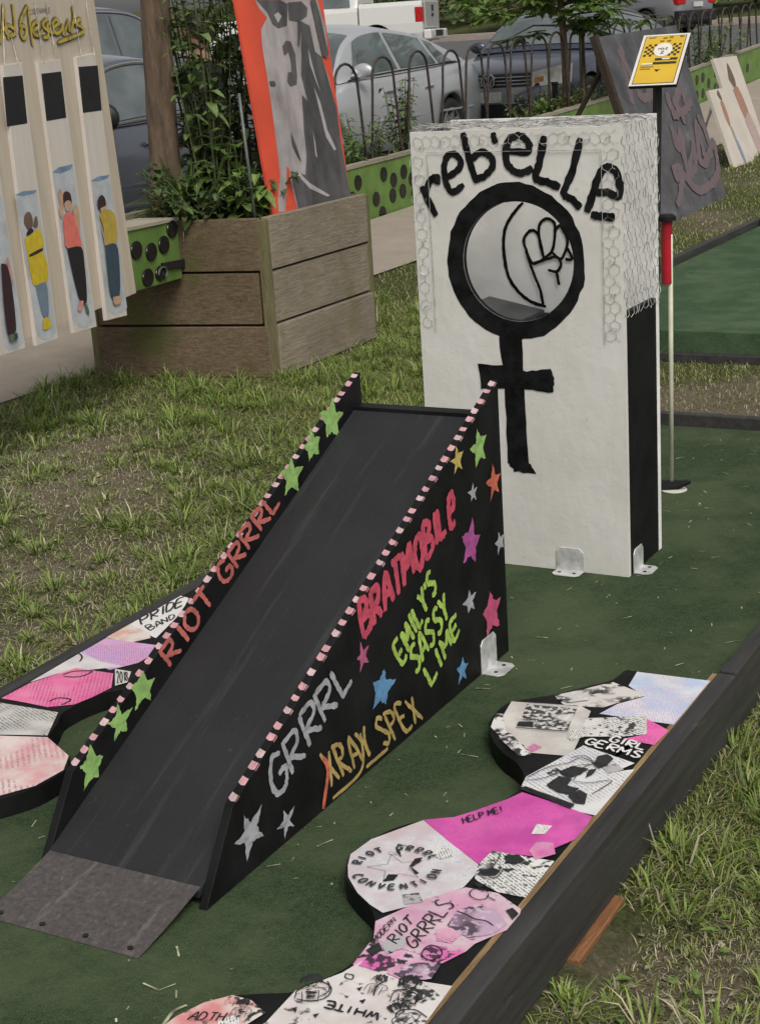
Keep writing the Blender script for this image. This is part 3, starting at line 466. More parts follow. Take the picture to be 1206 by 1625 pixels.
# dashed edges: painted along the sloping top edge of both side panels
def dashes(x0, x1, parent):
    a, b = Vector((0, 2.138, .258)), Vector((0, 3.345, .789)); d = (b-a).normalized(); L = (b-a).length
    P = Pl((x0, a.y, a.z), d, (-1, 0, 0)); P.N = Vector((0, -d.z, d.y)); n = 37; w = x1-x0
    for k in range(n):
        g = G()
        u = (k+.35+random.uniform(-.16, .16))*L/n; l = L/n*random.uniform(.32, .5); sk = random.uniform(.002, .006)
        poly = [(u+sk, -.0008), (u+l*.5, -.0004), (u+l+sk, -.001), (u+l+sk*.3, -w*.5), (u+l-sk*.2, -w+.0008), (u+l*.4, -w+.0005), (u, -w+.001), (u-.001, -w*.5)]
        g.add([P(a_, b_, .0008) for a_, b_ in poly], [tuple(range(8))])
        if k % 2 == 0 and x0 > -1.7:   # paint runs a little way over the outer side
            Q = Px(XR1); y, z = a.y+d.y*u, a.z+d.z*u; e = random.uniform(.002, .006); y2, z2 = y+d.y*l, z+d.z*l
            g.add([Q(y, z, .0009), Q(y2, z2, .0009), Q(y2, z2-e, .0009), Q(y, z-e*.7, .0009)], [(0,1,2,3)])
        g.build('painted_dash', paint('pink_white_paint', (.66,.35,.38), cover=1.2) if k % 3 else paint('pale_pink_paint', (.66,.46,.47), cover=1.2), parent)
dashes(XR0, XR1, rp_); dashes(XL0, XL1, lp_)
PC = {'red':(.62,.075,.13),'lime':(.42,.62,.11),'silver':(.42,.43,.45),'gold':(.50,.36,.12),'green':(.34,.58,.17),'yellow':(.62,.48,.13),'orange':(.66,.16,.09),'purple':(.42,.085,.30),'pink':(.58,.09,.20),'pink2':(.50,.12,.24),'blue':(.13,.32,.56),'coral':(.62,.17,.14)}
PM = {k: paint('neon_'+k, v) for k, v in PC.items()}
for i, (cy, cz, R, col, rot) in enumerate([(3.2249,0.653,0.0462,'green',8),(3.1101,0.6531,0.0309,'yellow',5),(3.2981,0.5482,0.0397,'orange',4),(3.1833,0.5559,0.0264,'silver',0),(3.1588,0.4415,0.0596,'purple',-14),(3.3164,0.3944,0.0325,'silver',10),(3.1408,0.3013,0.0349,'silver',6),(3.2537,0.2342,0.0601,'pink',4),(3.0841,0.1521,0.0319,'blue',-6),(2.6337,0.3599,0.0278,'pink2',10),(2.7054,0.2591,0.0503,'blue',-20),(2.1799,0.1825,0.0491,'silver',18),(2.3047,0.1415,0.0312,'silver',14)]):
    o = flat('star', star_poly(cy, cz, R*1.06, rot, .40 if col == 'silver' else .47), RS, .0012, PM[col], rp_); o['label'] = {'silver':'white','lime':'lime','pink2':'pink'}.get(col, col)+' painted star'
for i, (cy, cz, R, col, rot) in enumerate([(3.1966,0.7037,0.0465,'green',-10),(3.0971,0.6652,0.0369,'green',5),(2.9971,0.6186,0.0392,'green',-8),(2.3775,0.3357,0.0371,'green',-8),(2.2911,0.2969,0.0321,'green',0),(2.192,0.2432,0.0336,'green',-5)]):
    o = flat('star', star_poly(cy, cz, R*1.25, rot, .5), LS, .0012, PM[col], lp_); o['label'] = 'green painted star'
RW = {'brat':.0185,'em':.0125,'sa':.0125,'li':.0125,'gr':.0125,'xr':.010}
for k, (txt, q, col) in {'brat':('BRATMOBiLe',[(2.6463,0.3982),(3.087,0.5152),(3.0787,0.5934),(2.6345,0.4749)],'red'),'em':("EMILY'S",[(2.8009,0.2773),(2.9776,0.391),(2.9486,0.4466),(2.7648,0.3295)],'lime'),'sa':('SASSY',[(2.8571,0.2291),(3.0323,0.3111),(3.0074,0.3715),(2.832,0.2948)],'lime'),'li':('LIME',[(2.9304,0.1763),(3.0788,0.256),(3.0681,0.2983),(2.8933,0.2343)],'lime'),'gr':('GRRRL',[(2.2747,0.2016),(2.5938,0.3278),(2.5506,0.3954),(2.2501,0.284)],'silver'),'xr':('XRAY SPEX',[(2.4745,0.1395),(2.8747,0.1174),(2.8313,0.1883),(2.4415,0.2212)],'gold')}.items():
    o = lettering('lettering', txt, q, RS, RW[k], PM[col], rp_, wob=.05); o['label'] = {'red':'red','lime':'lime green','silver':'white','gold':'gold'}[col]+' hand painted band name'
g = G()
for i, s_ in enumerate([[(2.6019,0.2006),(2.606,0.1356),(2.5741,0.1128),(2.4756,0.1109)],[(2.7119,0.1173),(2.6669,0.1168),(2.6154,0.1169)],[(2.45,0.2119),(2.463,0.1783),(2.4332,0.1077)]][:2]): ribbon(g, s_, .009, RS, .0016+i*.0004)
g.build('lettering_tail', PM['gold'], rp_)
g = G(); ribbon(g, [[(2.6019,0.2006),(2.606,0.1356),(2.5741,0.1128),(2.4756,0.1109)],[(2.7119,0.1173),(2.6669,0.1168),(2.6154,0.1169)],[(2.45,0.2119),(2.463,0.1783),(2.4332,0.1077)]][2], .012, RS, .0036); g.build('lettering_tail', PM['orange'], rp_)
q = ('RIOT GRRRL',[(2.476,0.3481),(2.9441,0.5725),(2.9063,0.6144),(2.441,0.3952)]); lettering('lettering', q[0], q[1], LS, .011, PM['coral'], lp_, wob=.05)
# steel angle brackets
M_steel = mat('galvanised_steel', (.62,.62,.61), .4, .2, 30, .1, 90, metal=.35)
def bracket(O, along, out, parent, w=.075, hgt=.07, dep=.05):
    O, a, n = Vector(O), Vector(along), Vector(out); up = Vector((0,0,1)); t = .0028
    g = G(); c = .012
    prof = [(-w/2, 0), (w/2, 0), (w/2, hgt-c), (w/2-c, hgt), (-w/2+c, hgt), (-w/2, hgt-c)]
    g.prism(prof, Pl(O+n*.0006, a, up), 0, t) if (a.cross(up)).dot(n) > 0 else g.prism([(-u, v) for u, v in prof], Pl(O+n*.0006, -a, up), 0, t)
    fp_ = [(-w/2, .0), (w/2, .0), (w/2, dep-c), (w/2-c, dep), (-w/2+c, dep), (-w/2, dep-c)]
    P2 = Pl(O+up*.0012, a, n); P2.N = up; g.prism(fp_, P2, 0, t)
    br = g.build('bracket', M_steel, parent, bevel=.0008)
    g = G()
    for u in (-w*.27, w*.27): g.disc(P2, u, dep*.55, .005, .005, t+.0003, t+.0012, 10)
    g.build('bolt', mat('dark_screw', (.03,.028,.026)), br); return br
bracket((XR1, 3.225, TURF), (0, -1, 0), (1, 0, 0), ramp, .085, .085, .055)

# ------------------------------------------------------------ the white tower
BF, BB = PLN['BF'], PLN['BB']
M_wh = NT('white_painted_plywood'); _a = M_wh.noise(5, 4, .6); _b = M_wh.noise(34, 4, .7); _c = M_wh.noise(120, 2)
_col = M_wh.ramp(_a, [(.3, (.59,.575,.53)), (.7, (.69,.675,.635))]); _col = M_wh.mix(M_wh.ramp(_b, [(.66, 0.0), (.74, .5)]), _col, (.36,.34,.29)); _col = M_wh.mix(M_wh.ramp(M_wh.noise(3, 5, .7, (1,1,.35)), [(.5, 0.0), (.72, .35)]), _col, (.50,.47,.41)); M_wh.col(_col); M_wh.rough(.6)
_w = M_wh.noise(9, 3, .6, (1, 1, .5)); M_wh.bump(M_wh.mix(.75, _b, _w), .4, .012); M_wh = M_wh.m
M_bp = mat('black_brush_paint', (.007,.007,.0075), .6, .6, 28, .3, 80, spec=.2)
tower = thing('golf_tower', 'tall white plywood tower obstacle with round hole, black ring emblem and chicken wire', 'golf obstacle', (-1.78, 4.07, TURF))
X0, X1, Y0, Y1, ZT = -2.090, -1.481, 3.950, 4.222, 1.322
HC, HR = (-1.782, .9715), .1625
g = G(); n = 64; inner = [(HC[0]+HR*math.cos(2*math.pi*k/n), HC[1]+HR*math.sin(2*math.pi*k/n)) for k in range(n)]
outer = []
for u, v in inner:
    dx, dz = u-HC[0], v-HC[1]; t = min(((X1 if dx > 0 else X0)-HC[0])/dx if abs(dx) > 1e-6 else 9e9, ((ZT if dz > 0 else TURF+.001)-HC[1])/dz if abs(dz) > 1e-6 else 9e9); outer.append((HC[0]+dx*t, HC[1]+dz*t))
for cx, cz in ((X0, ZT), (X1, ZT), (X0, TURF+.001), (X1, TURF+.001)):
    k = min(range(n), key=lambda i: (outer[i][0]-cx)**2+(outer[i][1]-cz)**2); outer[k] = (cx, cz)
P0 = Pl((0, Y0, 0), (1, 0, 0), (0, 0, 1)); v = []
for hh in (0, -.016):
    v += [P0(a, b, hh) for a, b in inner]+[P0(a, b, hh) for a, b in outer]
f = []
for k in range(n):
    j = (k+1) % n; f += [(k, j, n+j, n+k), (2*n+k, 3*n+k, 3*n+j, 2*n+j), (k, 2*n+k, 2*n+j, j), (n+k, n+j, 3*n+j, 3*n+k)]
g.add(v, f); fpn = g.build('front_panel', M_wh, tower)
M_whin = mat('white_interior_paint', (.82,.81,.78), .6, .1, 6, .15, 60)
g = G(); g.box(X0, X1, 4.2006, Y1, TURF+.001, ZT+.012); bpn = g.build('back_panel', M_whin, tower)
g = G(); g.box(X1-.016, X1-.001, Y0+.0165, 4.2, TURF+.001, .838); g.build('side_panel', M_black, tower, bevel=.001)
g = G(); g.box(X0+.001, X0+.016, Y0+.0165, 4.2, TURF+.001, .838); g.build('side_panel', M_black, tower, bevel=.001)
g = G(); g.box(X0+.017, X1-.017, Y0+.018, 4.199, .775, .788); g.build('shelf', M_black, tower)
g = G(); Pc = Pl((0, 4.06, 0), (1, 0, 0), (0, 0, 1)); g.prism([(-1.97, .789), (-1.80, .789), (-1.80, .803), (-1.97, .838)], Pc, -.10, .075); g.build('ball_chute', mat('dark_grey_chute', (.05,.052,.055), .4, .3, 12), tower)
g = G()
for xx in (X0+.012, X1-.026):
    g.box(xx, xx+.014, Y0+.0165, Y0+.030, .84, ZT-.001)
g.build('corner_batten', M_whin, tower)
# painted emblem: ring, stem and cross bar
g = G(); ro = []
for k in range(n):
    q = 2*math.pi*k/n; e = random.uniform(-.003, .003); ro.append((-1.790+(.203+e)*math.cos(q), .971+(.213+e)*math.sin(q)))
ri = [(HC[0]+(HR+.0002)*math.cos(2*math.pi*k/n), HC[1]+(HR+.0002)*math.sin(2*math.pi*k/n)) for k in range(n)]
g.add([BF(u, w, .0012) for u, w in ri]+[BF(u, w, .0012) for u, w in ro], [(k, (k+1) % n, n+(k+1) % n, n+k) for k in range(n)])
g.build('ring_emblem', M_bp, fpn)
g = G(); g.grid([[P0(HC[0]+(HR-.0008)*math.cos(2*math.pi*k/n), HC[1]+(HR-.0008)*math.sin(2*math.pi*k/n), hh) for k in range(n)] for hh in (.0005, -.0165)], True); g.build('hole_lining', M_bp, fpn)
STM = [(-1.8419,0.7399),(-1.8337,0.619),(-1.8365,0.4053),(-1.8166,0.3809),(-1.7488,0.3775),(-1.7701,0.4103),(-1.7762,0.5548),(-1.775,0.7424)]; STM = [(STM[0][0]-.004, .765)]+STM[1:-1]+[(STM[-1][0]-.002, .765)]
flat('emblem_stem', ragged(STM), BF, .0016, M_bp, fpn)
flat('emblem_bar', ragged([(-1.9124,0.6844),(-1.8443,0.6857),(-1.7645,0.6709),(-1.6939,0.6799),(-1.6843,0.6556),(-1.6917,0.6139),(-1.7665,0.6208),(-1.8473,0.6183),(-1.9067,0.6136)]), BF, .0022, M_bp, fpn)
RW2 = {'r':.019,'e1':.018,'b':.019,'ap':.017,'e2':.020,'l1':.021,'l2':.021,'e3':.021}
for kk, sts in {'r':[[(-2.0609,1.1765),(-2.0429,1.1376),(-2.0203,1.0956)],[(-2.0466,1.1555),(-2.0402,1.1822),(-2.0237,1.1986),(-2.0103,1.1984),(-2.0126,1.1807)]],'e1':[[(-1.9856,1.1963),(-1.9422,1.2251),(-1.9428,1.2501),(-1.9653,1.2622),(-1.985,1.2433),(-1.9888,1.1993),(-1.9741,1.1626),(-1.954,1.1648),(-1.932,1.1799)]],'b':[[(-1.9281,1.3175),(-1.9132,1.2507),(-1.8923,1.1835)],[(-1.9082,1.2449),(-1.8766,1.2645),(-1.848,1.2524),(-1.8441,1.2264),(-1.8665,1.2036),(-1.8932,1.1923)]],'ap':[[(-1.84,1.3153),(-1.8323,1.2865)]],'e2':[[(-1.7992,1.267),(-1.7442,1.2619),(-1.7382,1.2872),(-1.7596,1.3036),(-1.7883,1.2997),(-1.8022,1.2716),(-1.8006,1.2344),(-1.7761,1.2093),(-1.7506,1.2106),(-1.7281,1.2217)]],'l1':[[(-1.6926,1.3031),(-1.7053,1.2441),(-1.7197,1.1948),(-1.6886,1.1841),(-1.6517,1.1695)]],'l2':[[(-1.5909,1.295),(-1.6164,1.2116),(-1.641,1.1552),(-1.6186,1.1379),(-1.5958,1.115)]],'e3':[[(-1.5507,1.1544),(-1.5204,1.1553),(-1.4893,1.1472),(-1.4896,1.193),(-1.51,1.2184),(-1.5374,1.2076),(-1.5618,1.1489),(-1.5777,1.1036)],[(-1.5674,1.0979),(-1.5339,1.0933),(-1.5007,1.091)]]}.items():
    g = G()
    for i, s_ in enumerate(sts): ribbon(g, s_, RW2[kk], BF, .0026+i*.0006, .16, rise=.0006)
    g.build('painted_letter', M_bp, fpn)
g = G()
for i, s_ in enumerate([[(-1.8716,1.1007),(-1.8999,1.073),(-1.9293,1.0294),(-1.9372,0.9728),(-1.928,0.897),(-1.8988,0.8497),(-1.8585,0.8188),(-1.8111,0.8053)],[(-1.8131,0.9427),(-1.8217,0.9862),(-1.8308,1.0141),(-1.8508,1.0221),(-1.8722,0.9984),(-1.8666,0.9671),(-1.8476,0.9285),(-1.8131,0.9427)],[(-1.8131,0.9427),(-1.8235,0.9924),(-1.8233,1.0358),(-1.8024,1.0555),(-1.7793,1.0469),(-1.7754,1.0236),(-1.7852,0.9678),(-1.8131,0.9427)],[(-1.7754,1.0236),(-1.7596,1.0359),(-1.7425,1.0083),(-1.7393,0.9837),(-1.7592,0.9433),(-1.7855,0.9604)],[(-1.7396,0.9744),(-1.7259,0.9436),(-1.7472,0.9422)],[(-1.8476,0.9285),(-1.7995,0.9428),(-1.7725,0.9481),(-1.7597,0.9277),(-1.7738,0.9069),(-1.8006,0.9115)],[(-1.7738,0.9069),(-1.767,0.8682)],[(-1.8666,0.9671),(-1.8482,0.9108),(-1.8264,0.8544),(-1.8178,0.807)]]): ribbon(g, s_, .0085 if i else .010, BB, .0012+i*.0006, .15)
g.build('fist_drawing', M_bp, bpn)
# chicken wire
M_wire = mat('galvanised_wire', (.46,.45,.43), .55, .4, 40, metal=.3)
def hexwire(g, P, u0, u1, v0, v1, s=.0165, r=.00048, wav=.0025, h=.0035, off=0):
    """hexagonal netting; s is the side of a hexagon"""
    dx, dy = math.sqrt(3)*s, 1.5*s; seen = set()
    for j in range(int((v1-v0)/dy)+2):
        for i in range(int((u1-u0)/dx)+2):
            cx = u0+i*dx+(dx/2 if j % 2 else 0)+off; cy = v0+j*dy
            pts = [(cx+s*math.cos(math.radians(90+60*k)), cy+s*math.sin(math.radians(90+60*k))) for k in range(6)]
            for k in range(6):
                a, b = pts[k], pts[(k+1) % 6]; key = tuple(sorted(((round(a[0]*2e3), round(a[1]*2e3)), (round(b[0]*2e3), round(b[1]*2e3)))))
                if key in seen: continue
                seen.add(key)
                if min(a[0], b[0]) < u0-.001 or max(a[0], b[0]) > u1+.001 or min(a[1], b[1]) < v0-.001 or max(a[1], b[1]) > v1+.001: continue
                a = (a[0]+.0022*math.sin(a[1]*90+a[0]*37), a[1]+.002*math.sin(a[0]*83)); b = (b[0]+.0022*math.sin(b[1]*90+b[0]*37), b[1]+.002*math.sin(b[0]*83)); H = lambda p: h+wav*math.sin(p[0]*61+p[1]*47)+wav*.6*math.sin(p[1]*130-p[0]*33)
                g.tube([P(a[0], a[1], H(a)), P(b[0], b[1], H(b))], r*(1.5 if k in (1, 4) else 1), 4, False)
g = G()
hexwire(g, BF, X0+.010, X1-.004, ZT-.052, ZT, wav=.001, h=.003)
hexwire(g, BF, X0+.010, X0+.050, .775, ZT-.052, wav=.001, h=.003); hexwire(g, BF, X1-.052, X1-.006, .755, ZT-.052, wav=.001, h=.003)
g.tube([BF(X0+.052, .775, .005), BF(X0+.052, ZT-.055, .005), BF(X1-.054, ZT-.058, .005), BF(X1-.054, .755, .005)], .0009, 5)
Pr = Pl((X1, 0, 0), (0, 1, 0), (0, 0, 1)); hexwire(g, Pr, Y0, Y1, .815, ZT+.004, h=.003, wav=.003, r=.0008)
Pq = Pl((X0, 0, 0), (0, 1, 0), (0, 0, 1)); hexwire(g, Pq, Y0, Y1, .815, ZT, h=-.003, wav=.002)
Pt = Pl((0, 0, ZT), (1, 0, 0), (0, 1, 0)); hexwire(g, Pt, X0, X1, Y0, Y1, h=.007, wav=.005, r=.0007)
for k in range(9): # crumpled folds of netting along the top
    y = Y0+.03*k; g.tube([Pt(X0+(X1-X0)*i/14, y+random.uniform(-.008, .008), .008+random.uniform(-.004, .008)) for i in range(15)], .001, 4)
g.build('chicken_wire', M_wire, tower)
M_staple = mat('bright_staple', (.62,.62,.60), .35, .1, 20, metal=.6)
for k in range(20):
    u, w_ = ((X0+.03+(X1-X0-.06)*k/9+random.uniform(-.01, .01), ZT-.012-random.uniform(0, .03)) if k < 10 else ((X0+.022 if k % 2 else X1-.024)+random.uniform(-.006, .006), .80+(k-10)*.045))
    q_ = random.uniform(-.6, .6); g = G(); d_ = (.006*math.cos(q_), .006*math.sin(q_)); g.tube([BF(u-d_[0], w_-d_[1], .0005), BF(u-d_[0], w_-d_[1], .0075), BF(u+d_[0], w_+d_[1], .0075), BF(u+d_[0], w_+d_[1], .0005)], .0011, 5); g.build('staple', M_staple, tower)
bracket((-1.655, Y0, TURF), (1, 0, 0), (0, -1, 0), tower, .082, .07, .05)
bracket((X1, 4.02, TURF), (0, -1, 0), (1, 0, 0), tower, .075, .07, .05)
# ------------------------------------------------------------ flagstick and cup behind the tower
fx, fy = -1.648, 4.80
fl = thing('flagstick', 'white golf flagstick with red sleeve and black cap beside the white tower', 'flagstick', (fx, fy, TURF))
M_pole = mat('cream_pole_paint', (.56,.55,.42), .4, .1, 12)
top = Vector((fx+.005, fy, 1.03))
g = G(); g.tube([(fx, fy, TURF+.004), (fx+.004, fy, .93)], .0075, 12); g.build('pole', M_pole, fl, smooth=True)
g = G(); g.tube([(fx+.004-.012, fy, .775), (fx+.004-.012, fy, .972)], .0175, 16); g.build('red_sleeve', mat('red_plastic', (.34,.012,.022), .35, .2, 10), fl, smooth=False, bevel=.002)
g = G(); g.tube([(fx-.008, fy, .973), (fx-.008, fy, .985), (fx-.008, fy, .992)], [.030, .030, .020], 16); g.build('cap', M_black, fl)
g = G(); g.tube([(fx-.03, fy, TURF+.002), (fx+.06, fy+.005, TURF+.030), (fx+.062, fy+.006, TURF+.034)], [.03, .006, .003], 6); g.build('foot_wedge', M_black, fl)
g = G(); g.disc(Pl((fx+.01, fy-.005, TURF), (1,0,0), (0,1,0)), 0, 0, .042, .042, .002, .004, 24); g.build('cup_rim', mat('white_plastic', (.66,.65,.58), .5, .1, 20), fl)
g = G(); g.disc(Pl((fx+.004, fy+.012, TURF), (1,0,0), (0,1,0)), -.012, .004, .03, .03, .0045, .0055, 24); g.build('cup', M_black, fl)

# ------------------------------------------------------------ the second lane behind
l2 = thing('golf_lane', 'raised empty green turf lane with black edging standing behind the white tower', 'golf lane', (-2.2, 9, 0))
M_turf2 = turf_mat('artificial_turf_faded', (.050,.088,.046))
g = G(); g.box(-3.10, -.6, 7.20, 10.9, .02, .145); g.build('turf', M_turf2, l2, bevel=.006)
for (x0, x1, y0, y1) in ((-3.145, -3.102, 7.16, 10.95), (-.598, -.555, 7.16, 10.95), (-3.10, -.6, 10.902, 10.945)):
    g = G(); g.box(x0, x1, y0, y1, .0, .19); g.build('rail', M_rail, l2, bevel=.004)
g = G(); g.box(-3.10, -.6, 7.15, 7.198, .0, .042); g.build('rail', M_rail, l2, bevel=.004)

# ------------------------------------------------------------ timber planter
A, B, C = [Vector(p) for p in [(-4.1963,6.4093,0.0),(-5.1498,6.2286,0.0),(-4.1253,7.2913,0.0)]]
ux = (B-A).normalized(); uy = Vector((.0, 1, 0)); uz = Vector((0, 0, 1))
pw, pd = (B-A).length+.02, 1.03
wa = wood('weathered_board_dark', (.080,.054,.032), (.20,.148,.094), 0, moss=(.070,.082,.018)); wb_ = wood('weathered_board_grey', (.165,.135,.098), (.315,.268,.205), 1, moss=(.13,.13,.05))
wc = wood('weathered_end_grain', (.10,.09,.045), (.19,.17,.09), 2, moss=(.09,.10,.025))
plt = thing('timber_planter', 'weathered square timber planter of three board courses holding the tree and leafy plants', 'planter', A+ux*pw/2+uy*pd/2)
for k in range(3):
    z0, z1 = k*.260+.004, k*.260+.253; off = (.018, -.012, .004)[k]; th = .04
    for side_ in range(2):
        y0 = 0 if side_ == 0 else pd-th
        g = G(); g.obox(A, ux, uy, uz, .045-off, pw-.045+off*.5, y0-off*.3, y0+th, z0, z1); g.build('board', wa, plt, bevel=.004)
        x0 = 0 if side_ == 0 else pw-th
        g = G(); g.obox(A, ux, uy, uz, x0-(off if side_ == 0 else -off)*.6, x0+th, .042-off*.3, pd-.041, z0+.002, z1+.002); g.build('board', wb_, plt, bevel=.004)
for sx in (.001, pw-.045):
    for sy in (.001, pd-.045):
        g = G(); g.obox(A, ux, uy, uz, sx, sx+.043, sy, sy+.0405, .0, .765); g.build('corner_post', wc, plt, bevel=.003)
g = G(); g.obox(A, ux, uy, uz, .042, pw-.042, .042, pd-.042, .02, .66); g.build('soil', mat('potting_soil', (.022,.016,.011), .95, .4, 40, .8, 60), plt)

# ------------------------------------------------------------ foliage helpers
def leaf_mat(name, c, c2, tr=.25):
    t = NT(name); f = t.noise(17, 3, .7); t.col(t.ramp(f, [(.3, c), (.7, c2)])); t.rough(.45); t.b.inputs['Specular IOR Level'].default_value = .35
    tl = t.n('ShaderNodeBsdfTranslucent'); t.l(t.ramp(f, [(.3, c), (.7, c2)]), tl.inputs['Color']); mx = t.n('ShaderNodeMixShader'); mx.inputs[0].default_value = tr
    t.l(t.b.outputs[0], mx.inputs[1]); t.l(tl.outputs[0], mx.inputs[2]); t.l(mx.outputs[0], t.t.nodes['Material Output'].inputs['Surface']); return t.m
LG = leaf_mat('leaf_mid_green', (.060,.105,.030), (.19,.26,.085)); LD = leaf_mat('leaf_dark_green', (.036,.066,.024), (.12,.18,.06)); LB = leaf_mat('leaf_bright_green', (.075,.135,.028), (.20,.30,.075)); LY = leaf_mat('leaf_straw', (.10,.12,.03), (.20,.22,.07))
M_stem = mat('green_stem', (.07,.09,.03), .6, .3, 20)
def leaf(g, p, d, up, l, w, curl=.15):
    p, d, up = Vector(p), Vector(d).normalized(), Vector(up); s_ = d.cross(up)
    if s_.length < 1e-3: s_ = d.cross(Vector((1,0,0)))
    s_.normalize(); n = s_.cross(d); b = p+d*l*.45
    g.add([p, b+s_*w*.5+n*w*.18, p+d*l*.8+s_*w*.3-n*l*curl*.4, p+d*l-n*l*curl, p+d*l*.8-s_*w*.3-n*l*curl*.4, b-s_*w*.5+n*w*.18, b], [(0,1,6), (1,2,3,6), (6,3,4,5), (0,6,5)])
def rdir(zlo=-.4, zhi=.7):
    a = random.uniform(0, 2*math.pi); z = random.uniform(zlo, zhi); r = math.sqrt(max(0, 1-z*z)); return Vector((r*math.cos(a), r*math.sin(a), z))
def stem_plant(name, label, base, stems, hgt, spread, ll, lw, per, lm, cat='plant', group=None, droop=.3, lean=(0,0), r=.006, whorl=1):
    t = thing(name, label, cat, base, group); gs, gl = G(), G(); base = Vector(base)
    for k in range(stems):
        a = random.uniform(0, 6.28); q = random.uniform(.3, 1)*spread; h = hgt*random.uniform(.65, 1.0)
        b0 = base+Vector((math.cos(a)*q*.35, math.sin(a)*q*.35, 0)); b1 = b0+Vector((math.cos(a)*q+lean[0]*h, math.sin(a)*q+lean[1]*h, h)); mid = (b0+b1)/2+Vector((random.uniform(-.03,.03), random.uniform(-.03,.03), h*.06))
        pts = [b0*(1-u)**2+mid*2*u*(1-u)+b1*u*u for u in [i/8 for i in range(9)]]; gs.tube(pts, [r*(1-.6*i/8) for i in range(9)], 5)
        for j in range(per):
            u = (j+random.random())/per*.93+.07; i = min(7, int(u*8)); p = pts[i].lerp(pts[i+1], u*8-i)
            for w_ in range(whorl):
                d = rdir(-.35, .45); s_ = random.uniform(.6, 1.15)*(1.1-.45*u); leaf(gl, p, d, Vector((0,0,1)), ll*s_, lw*s_, droop*random.uniform(.3, 1.3))
    gl.build('foliage', lm, t, smooth=False); gs.build('stem', M_stem, t, smooth=True); return t
def strap_clump(name, label, base, n, l, w, lm, cat='plant', group=None):
    t = thing(name, label, cat, base, group); g = G(); base = Vector(base)
    for k in range(n):
        a = random.uniform(0, 6.28); el = random.uniform(.35, 1.4); L = l*random.uniform(.6, 1.1); d = Vector((math.cos(a)*math.cos(el), math.sin(a)*math.cos(el), math.sin(el))); s_ = Vector((-math.sin(a), math.cos(a), 0)); p = base+Vector((math.cos(a)*.03, math.sin(a)*.03, 0)); rows = []
        for i in range(7):
            u = i/6; ww = w*(1-u*u)*.5+.0004; c_ = p+d*L*u+Vector((0, 0, -1))*L*(.55*math.cos(el)+.12)*u*u; rows.append([c_+s_*ww, c_-Vector((0,0,ww*.35)), c_-s_*ww])
        g.grid(rows)
    g.build('foliage', lm, t); return t
def PU(u, v, z): return A+ux*u+uy*v+uz*z          # planter-local point
# tree in the planter
T0, T1 = [Vector(p) for p in [(-4.9491,6.6941,1.0432),(-4.9197,6.6997,1.803)]]
td = (T1-T0)/(T1.z-T0.z); base = T0+td*(.64-T0.z)
bark = NT('tree_bark'); _f = bark.noise(16, 6, .7, (1,1,.22)); _g = bark.noise(60, 4, .7); bark.col(bark.mix(bark.ramp(_g, [(.62, 0.0), (.74, .5)]), bark.ramp(_f, [(.3, (.055,.037,.024)), (.55, (.155,.105,.068)), (.75, (.25,.185,.13))]), (.19,.18,.15))); bark.rough(.9); bark.bump(_f, .9, .02); bark = bark.m
tree = thing('planter_tree', 'street tree with straight brown bark trunk growing out of the timber planter', 'tree', base)
g = G(); rows = []
for i in range(26):
    z = i*.13; c_ = base+td*z; row = []
    for k in range(20):
        q = 2*math.pi*k/20; r_ = (.078+.022*math.exp(-z*6))*(1-.06*z)*(1+.035*math.sin(3*q+z*4)+.03*random.uniform(-1, 1)); row.append((c_.x+math.cos(q)*r_, c_.y+math.sin(q)*r_, c_.z))
    rows.append(row)
g.grid(rows, True); g.build('trunk', bark, tree, smooth=True)
g = G(); gl = G(); topp = base+td*3.1
for k in range(9):
    a = k*.7+random.random(); e = topp+Vector((math.cos(a)*1.1, math.sin(a)*1.1, random.uniform(.5, 1.6))); s0 = base+td*random.uniform(2.4, 3.2); mid = (s0+e)/2+Vector((0,0,.15))
    g.tube([s0, mid, e], [.03, .02, .006], 6)
    for j in range(170):
        p = mid.lerp(e, random.random()*1.15)+rdir(-1, 1)*random.uniform(.05, .45); leaf(gl, p, rdir(-.6, .3), Vector((0,0,1)), .09, .05)
g.build('limbs', bark, tree, smooth=True); gl.build('crown', LG, tree)
# understory in the planter
strap_clump('strap_leaf_clump', 'spiky clump of arching strap leaves at the foot of the tree trunk', PU(.62, .36, .74), 230, .46, .022, LB)
strap_clump('strap_leaf_clump', 'smaller grassy clump on the far left inside the planter', PU(.80, .45, .67), 60, .28, .014, LD)
stem_plant('leafy_shrub', 'tall leafy stems rising between the tree trunk and the red poster', PU(.44, .38, .66), 12, 1.5, .28, .13, .062, 22, LG, lean=(0, .02))
stem_plant('leafy_shrub', 'dark tall leafy stems next to the left edge of the red poster', PU(.50, .80, .66), 11, 1.5, .22, .125, .06, 26, LD)
stem_plant('leafy_shrub', 'tall dense leafy stems in front of the person in black', PU(.60, .62, .66), 15, 1.45, .24, .12, .062, 30, LD)
stem_plant('leafy_shrub', 'low dark bushy plant in front of the tall stems in the planter', PU(.36, .24, .68), 34, .36, .30, .085, .055, 20, LD)
stem_plant('leafy_shrub', 'low yellowish bushy plant near the planter rim by the strap leaves', PU(.43, .10, .70), 18, .22, .18, .05, .035, 16, leaf_mat('leaf_olive', (.05,.055,.018), (.12,.12,.045)))
stem_plant('broad_leaf_plant', 'bright plant with big drooping leaves in the middle of the planter', PU(.33, .30, .70), 6, .44, .10, .17, .11, 4, LB, droop=.7)
stem_plant('broad_leaf_plant', 'bright jagged leafed plant at the planter corner by the red poster', PU(.15, .17, .68), 8, .30, .09, .13, .09, 6, LB, droop=.5)
